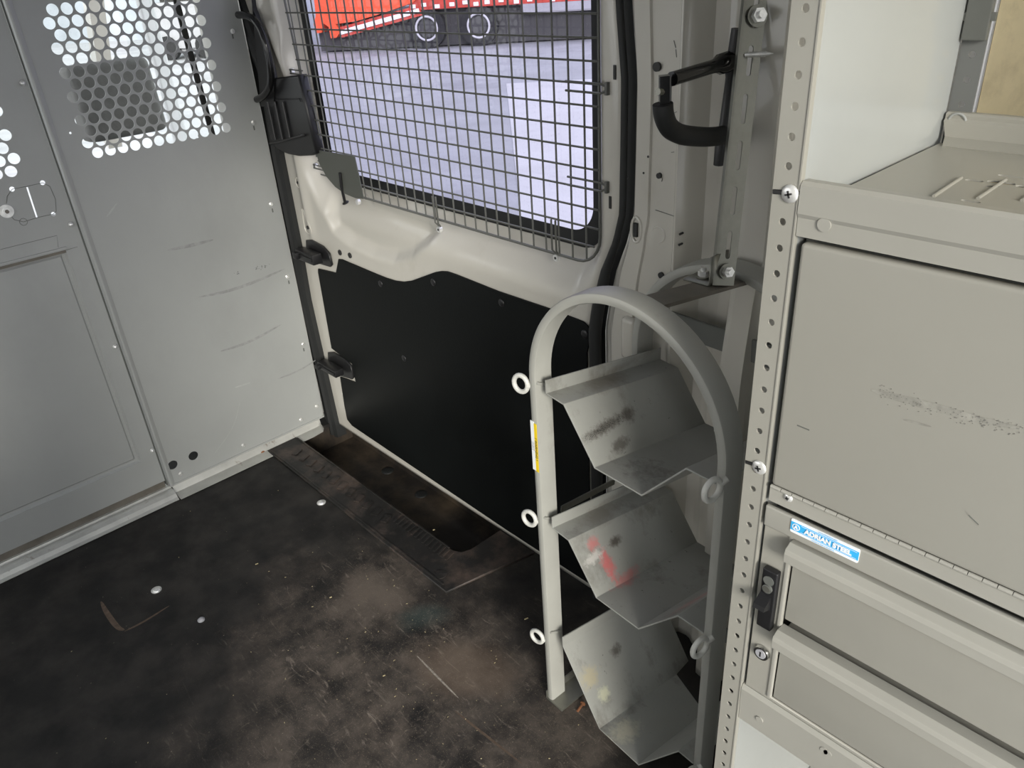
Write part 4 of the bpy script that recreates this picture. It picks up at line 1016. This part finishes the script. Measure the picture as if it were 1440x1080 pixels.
bm = bmesh.new(); tube(bm, [(cx_, Y0-.0095, lz1-.014), (cx_, Y0-.0105, lz1-.014)], .0065, 20); tube(bm, [(cx_, Y0-.0085, lz1-.0255), (cx_, Y0-.012, lz1-.0255)], .0058, 20); mobj('latch_lock', bm, DKM, la, True)
bm = bmesh.new(); cyl(bm, (cx_, Y0-.012, lz1-.0255), (cx_, Y0-.0125, lz1-.0255), .0042, 20); mobj('key_plug', bm, GALV, la, True)
p = ay(1072, 917, Y0); bm = bmesh.new(); cyl(bm, (p.x, Y0, p.z), (p.x, Y0-.004, p.z), .0105, 28, .0095); lk = mobj('cam_lock', bm, CHR, dc, True)
bm = bmesh.new(); cyl(bm, (p.x, Y0-.004, p.z), (p.x, Y0-.0048, p.z), .0066, 24); mobj('key_plug', bm, BRAKE, lk, True)
bm = bmesh.new(); box(bm, (p.x-.0008, Y0-.0052, p.z-.004), (p.x+.0008, Y0-.0045, p.z+.004)); mobj('key_slot', bm, INK, lk)
# badge
bd0 = ay(1113, 730, Y0-.006); bd1 = ay(1210, 772, Y0-.006); bz0 = ay(1112, 750, Y0-.006).z; bz1 = ay(1208, 791, Y0-.006).z
bx0, bx1 = bd0.x, bd1.x; zt2 = (bd0.z+bd1.z)/2; zb3 = (bz0+bz1)/2; print('badge', bx0, bx1, zt2, zb3)
Yb = Y0-.0058; H_ = zt2-zb3
bg = plate('name_badge', rrect(bx0, zb3, bx1, zt2, .0018), [], 'xz', Yb, .0008, WHT, dc)
plate('blue_field', [(bx0+.0002, zb3+H_*.20), (bx1-.0002, zb3+H_*.20), (bx1-.0002, zb3+H_*.80), (bx0+.0002, zb3+H_*.80)], [], 'xz', Yb-.0003, .0004, BLUEL, bg)
def xzm(x, y, z): return basis(Vector((x, y, z)), Vector((1, 0, 0)), Vector((0, 0, 1)))
Wb = bx1-bx0; zc2 = (zt2+zb3)/2
text('badge_name', 'ADRIAN STEEL', H_*.44, xzm(bx0+Wb*.56, Yb-.0009, zc2), WHT, bg, .0002, H_*.022, (Wb*.76)/(H_*.46*7.0))
for dz in (.235, -.235): plate('badge_rule', [(bx0+Wb*.16, zc2+H_*dz-.00018), (bx1-Wb*.03, zc2+H_*dz-.00018), (bx1-Wb*.03, zc2+H_*dz+.00018), (bx0+Wb*.16, zc2+H_*dz+.00018)], [], 'xz', Yb-.0005, .0003, WHT, bg)
plate('badge_seal', circ(bx0+Wb*.085, zc2, H_*.24, 28), [circ(bx0+Wb*.085, zc2, H_*.19, 28)], 'xz', Yb-.0006, .0004, WHT, bg)
text('badge_initial', 'A', H_*.36, xzm(bx0+Wb*.085, Yb-.0009, zc2), WHT, bg, .0002, H_*.02, .9)
text('badge_small_text', 'www.adriansteel.com', H_*.12, xzm(bx0+Wb*.55, Yb-.0006, zt2-H_*.09), BLUEL, bg, .0001, 0, 1.1)
text('badge_small_text', 'i iii iiiiii iii iiiiiiii ii iiiii iiiiii iiii', H_*.09, xzm(bx0+Wb*.5, Yb-.0006, zb3+H_*.10), BLUEL, bg, .0001, 0, 1.5)

# ================================================================== SHELL: roof and far side
bm = bmesh.new(); box(bm, (-3.6, -.74, 1.80), (.46, 1.2, 1.83)); struct(mobj('ceiling', bm, WHITEM))
bm = bmesh.new(); box(bm, (-2.6, -.74, -.01), (-2.2, -.70, 1.8)); box(bm, (-.85, -.74, 0), (.42, -.70, 1.8)); box(bm, (-2.2, -.735, 0), (-.85, -.705, .85)); box(bm, (-2.2, -.735, 1.6), (-.85, -.705, 1.8)); struct(mobj('wall_left', bm, BEIGE))  # unseen side wall; its opening is invented, shaped to let fill light in
bm = bmesh.new(); box(bm, (-3.9, -.74, -.14), (.46, 1.2, -.12)); struct(mobj('trim_8', bm, RUB))

# ================================================================== OUTSIDE
GZ = -.65
bm = bmesh.new(); v = [bm.verts.new(p) for p in ((-90, -60, GZ), (40, -60, GZ), (40, 80, GZ), (-90, 80, GZ))]; bm.faces.new(v); struct(mobj('ground', bm, ROADM))
A = az(712, 118, GZ); B = az(840, 111, GZ); D = az(731, 292, GZ); dirx = (B-A).normalized()
bm = bmesh.new(); pts = [A, A+(B-A)*3.0, D+(B-A)*3.5, D, D-(A-D)*.6]
v = [bm.verts.new((p.x, p.y, GZ+.006)) for p in (A, A+(B-A)*3., D+(B-A)*3.+(D-A)*.8, D+(D-A)*.8)]; bm.faces.new(v); struct(mobj('pavement_slab', bm, CONC))
# flatbed trailer
w1 = az(600, 40, GZ+.50); w2 = az(673, 36, GZ+.50); print('wheels', w1, w2)
tx = (w2-w1); tx.z = 0; wl_ = tx.length; tx.normalize(); ty = Vector((-tx.y, tx.x, 0))
if ty.y < 0: ty = -ty
ttl = empty('flatbed_trailer', w1, 'red flatbed trailer with white-striped rail parked across the street', 'trailer')
def tp(a, b, z): return Vector((w1.x, w1.y, GZ))+tx*a+ty*b+UZ*z
def tbox(bm, a0, a1, b0_, b1_, z0, z1, bev=0): obox(bm, tp((a0+a1)/2, (b0_+b1_)/2, (z0+z1)/2), tx, ty, UZ, (a1-a0, b1_-b0_, z1-z0), bev)
for a in (0, wl_):
    for b_ in (0, 2.0):
        bm = bmesh.new(); tube(bm, [tp(a, b_, .5), tp(a, b_+.28, .5)], .5, 28); wlh = mobj('wheel', bm, TYRE, ttl, True)
        if b_ == 0:
            bm = bmesh.new(); c0 = tp(a, -.01, .5); tube(bm, [c0+tx*(.29*math.cos(t*.2618))+UZ*(.29*math.sin(t*.2618)) for t in range(24)], .028, 8, closed=True); mobj('rim', bm, RIMM, wlh, True)
            bm = bmesh.new(); tube(bm, [tp(a, -.01, .5), tp(a, .02, .5)], .22, 20); mobj('hub', bm, DASH, wlh, True)
def tpl(u, v, b=0.):
    d = ray(u, v); n = ty; o_ = tp(0, b, 0); return CAM+d*((o_-CAM).dot(n)/d.dot(n))
def ta(p): return (p-tp(0, 0, 0)).dot(tx)
bm = bmesh.new(); tbox(bm, -.4, 9, -.05, 2.4, .95, 1.25, .01); mobj('deck', bm, REDM, ttl)
for k in range(26):
    a_ = -.35+k*.34+.05*math.sin(k*5); bm = bmesh.new(); tbox(bm, a_, a_+.13, -.08, -.05, 1.0+.03*math.sin(k*2.1), 1.09+.03*math.sin(k*2.1)); mobj('reflector', bm, WHT, ttl)
bm = bmesh.new(); tbox(bm, -3.2, 8.5, .32, 2.3, .04, .95); mobj('underside_shade_box', bm, DASH, ttl)  # solid dark box added to block light and paint the shade under the deck
bm = bmesh.new(); tbox(bm, 2.6, 6.5, -.04, .10, .72, .98, .03); mobj('side_guard', bm, BRAKE, ttl)
a, b = tpl(592, 14), tpl(478, 46); e3 = (a-b).normalized(); up = e3.cross(ty).normalized()
if up.z < 0: up = -up
bm = bmesh.new(); obox(bm, (a+b)/2+ty*.9, e3, ty, up, ((b-a).length, 1.9, .26)); mobj('ramp', bm, REDM, ttl)
for k in range(9):
    q = a.lerp(b, .06+k*.11); bm = bmesh.new(); obox(bm, q-ty*.07, e3, ty, up, (.22, .03, .11)); mobj('reflector', bm, WHT, ttl)
OP = [(440, -14), (444, 22), (441, 34), (445, 47), (452, 46), (455, 33), (462, 38), (465, 54), (473, 53), (479, 44), (472, 34), (500, 30), (540, 18), (580, 4), (600, -14)]
bm = bmesh.new(); A_ = [bm.verts.new(tpl(u, v, -.12)) for u, v in OP]; B_ = [bm.verts.new(v.co+ty*.5) for v in A_]
bm.faces.new(A_); bm.faces.new(B_[::-1])
for k in range(len(A_)): bm.faces.new((A_[k], A_[(k+1) % len(A_)], B_[(k+1) % len(A_)], B_[k]))
mobj('ramp_frame', bm, ORANGE, ttl)
mc = empty('orange_machine', tp(-3.5, .8, 0), 'orange boom of a machine resting on the trailer ramp', 'machine')
bm = bmesh.new()
obox(bm, tp(-3.3, .9, 1.72), (a-b), ty, (a-b).cross(ty), (4.6, .8, .55), .05); mobj('boom', bm, ORANGE, mc)
bm = bmesh.new(); tbox(bm, -5.6, -4.7, 1.2, 2.4, .9, 1.9, .1); mobj('housing', bm, ORANGE, mc)
# building strip and parked van behind
bm = bmesh.new(); tbox(bm, -30, 40, 9, 10, 0, 6); o = mobj('street_building', bm, BLDM); tag(o, 'grey-blue building on the far side of the street behind the trailer', 'building')
bm = bmesh.new(); tbox(bm, -8.4, -6.2, .4, 2.4, .15, 1.5, .15); o = mobj('parked_car', bm, BRAKE, None, True); tag(o, 'grey parked vehicle beyond the end of the trailer ramp', 'car')
for k in (-7.9, -6.7):
    bm = bmesh.new(); tube(bm, [tp(k, .32, .32), tp(k, .5, .32)], .32, 20); mobj('wheel', bm, TYRE, o, True)
bm = bmesh.new(); tbox(bm, -8.2, -6.4, .6, 2.2, 1.45, 1.95, .15); mobj('cabin', bm, DASH, o, True)

# ================================================================== LIGHT
w = bpy.data.worlds.new('sky'); bpy.context.scene.world = w; w.use_nodes = True
nt = w.node_tree; bgn = nt.nodes['Background']
tc = nd(nt, 'ShaderNodeTexCoord'); sx = nd(nt, 'ShaderNodeSeparateXYZ'); nt.links.new(tc.outputs['Generated'], sx.inputs[0])
cr = nd(nt, 'ShaderNodeValToRGB'); nt.links.new(sx.outputs['Z'], cr.inputs[0])
cr.color_ramp.elements[0].position = 0.; cr.color_ramp.elements[0].color = (1, .99, .97, 1); cr.color_ramp.elements[1].position = .8; cr.color_ramp.elements[1].color = (.90, .95, 1, 1)
nt.links.new(cr.outputs[0], bgn.inputs['Color']); bgn.inputs['Strength'].default_value = 2.2
def sun(name, frm, en, ang, col):
    l = bpy.data.lights.new(name, 'SUN'); l.energy = en; l.angle = math.radians(ang); l.color = col
    o = bpy.data.objects.new(name, l); o.rotation_euler = Vector(frm).to_track_quat('Z', 'Y').to_euler(); C.objects.link(o)
sun('low_daylight', (1., -.53, .36), 3.6, 18, (1, .96, .88))

# ================================================================== CAMERA
cd = bpy.data.cameras.new('camera'); cam = bpy.data.objects.new('camera', cd); C.objects.link(cam)
cd.sensor_width = 36; cd.sensor_fit = 'HORIZONTAL'; cd.lens = F/1440*36; cd.clip_start = .02; cd.clip_end = 500
m = Matrix((MX[0], -MX[1], -MX[2])).transposed().to_4x4(); m.translation = CAM; cam.matrix_world = m
sc = bpy.context.scene; sc.camera = cam
sc.view_settings.view_transform = 'Standard'; sc.view_settings.look = 'None'; sc.view_settings.gamma = 1; sc.view_settings.use_curve_mapping = False
sc.view_settings.exposure = .15
sc.cycles.max_bounces = 10; sc.cycles.transparent_max_bounces = 16
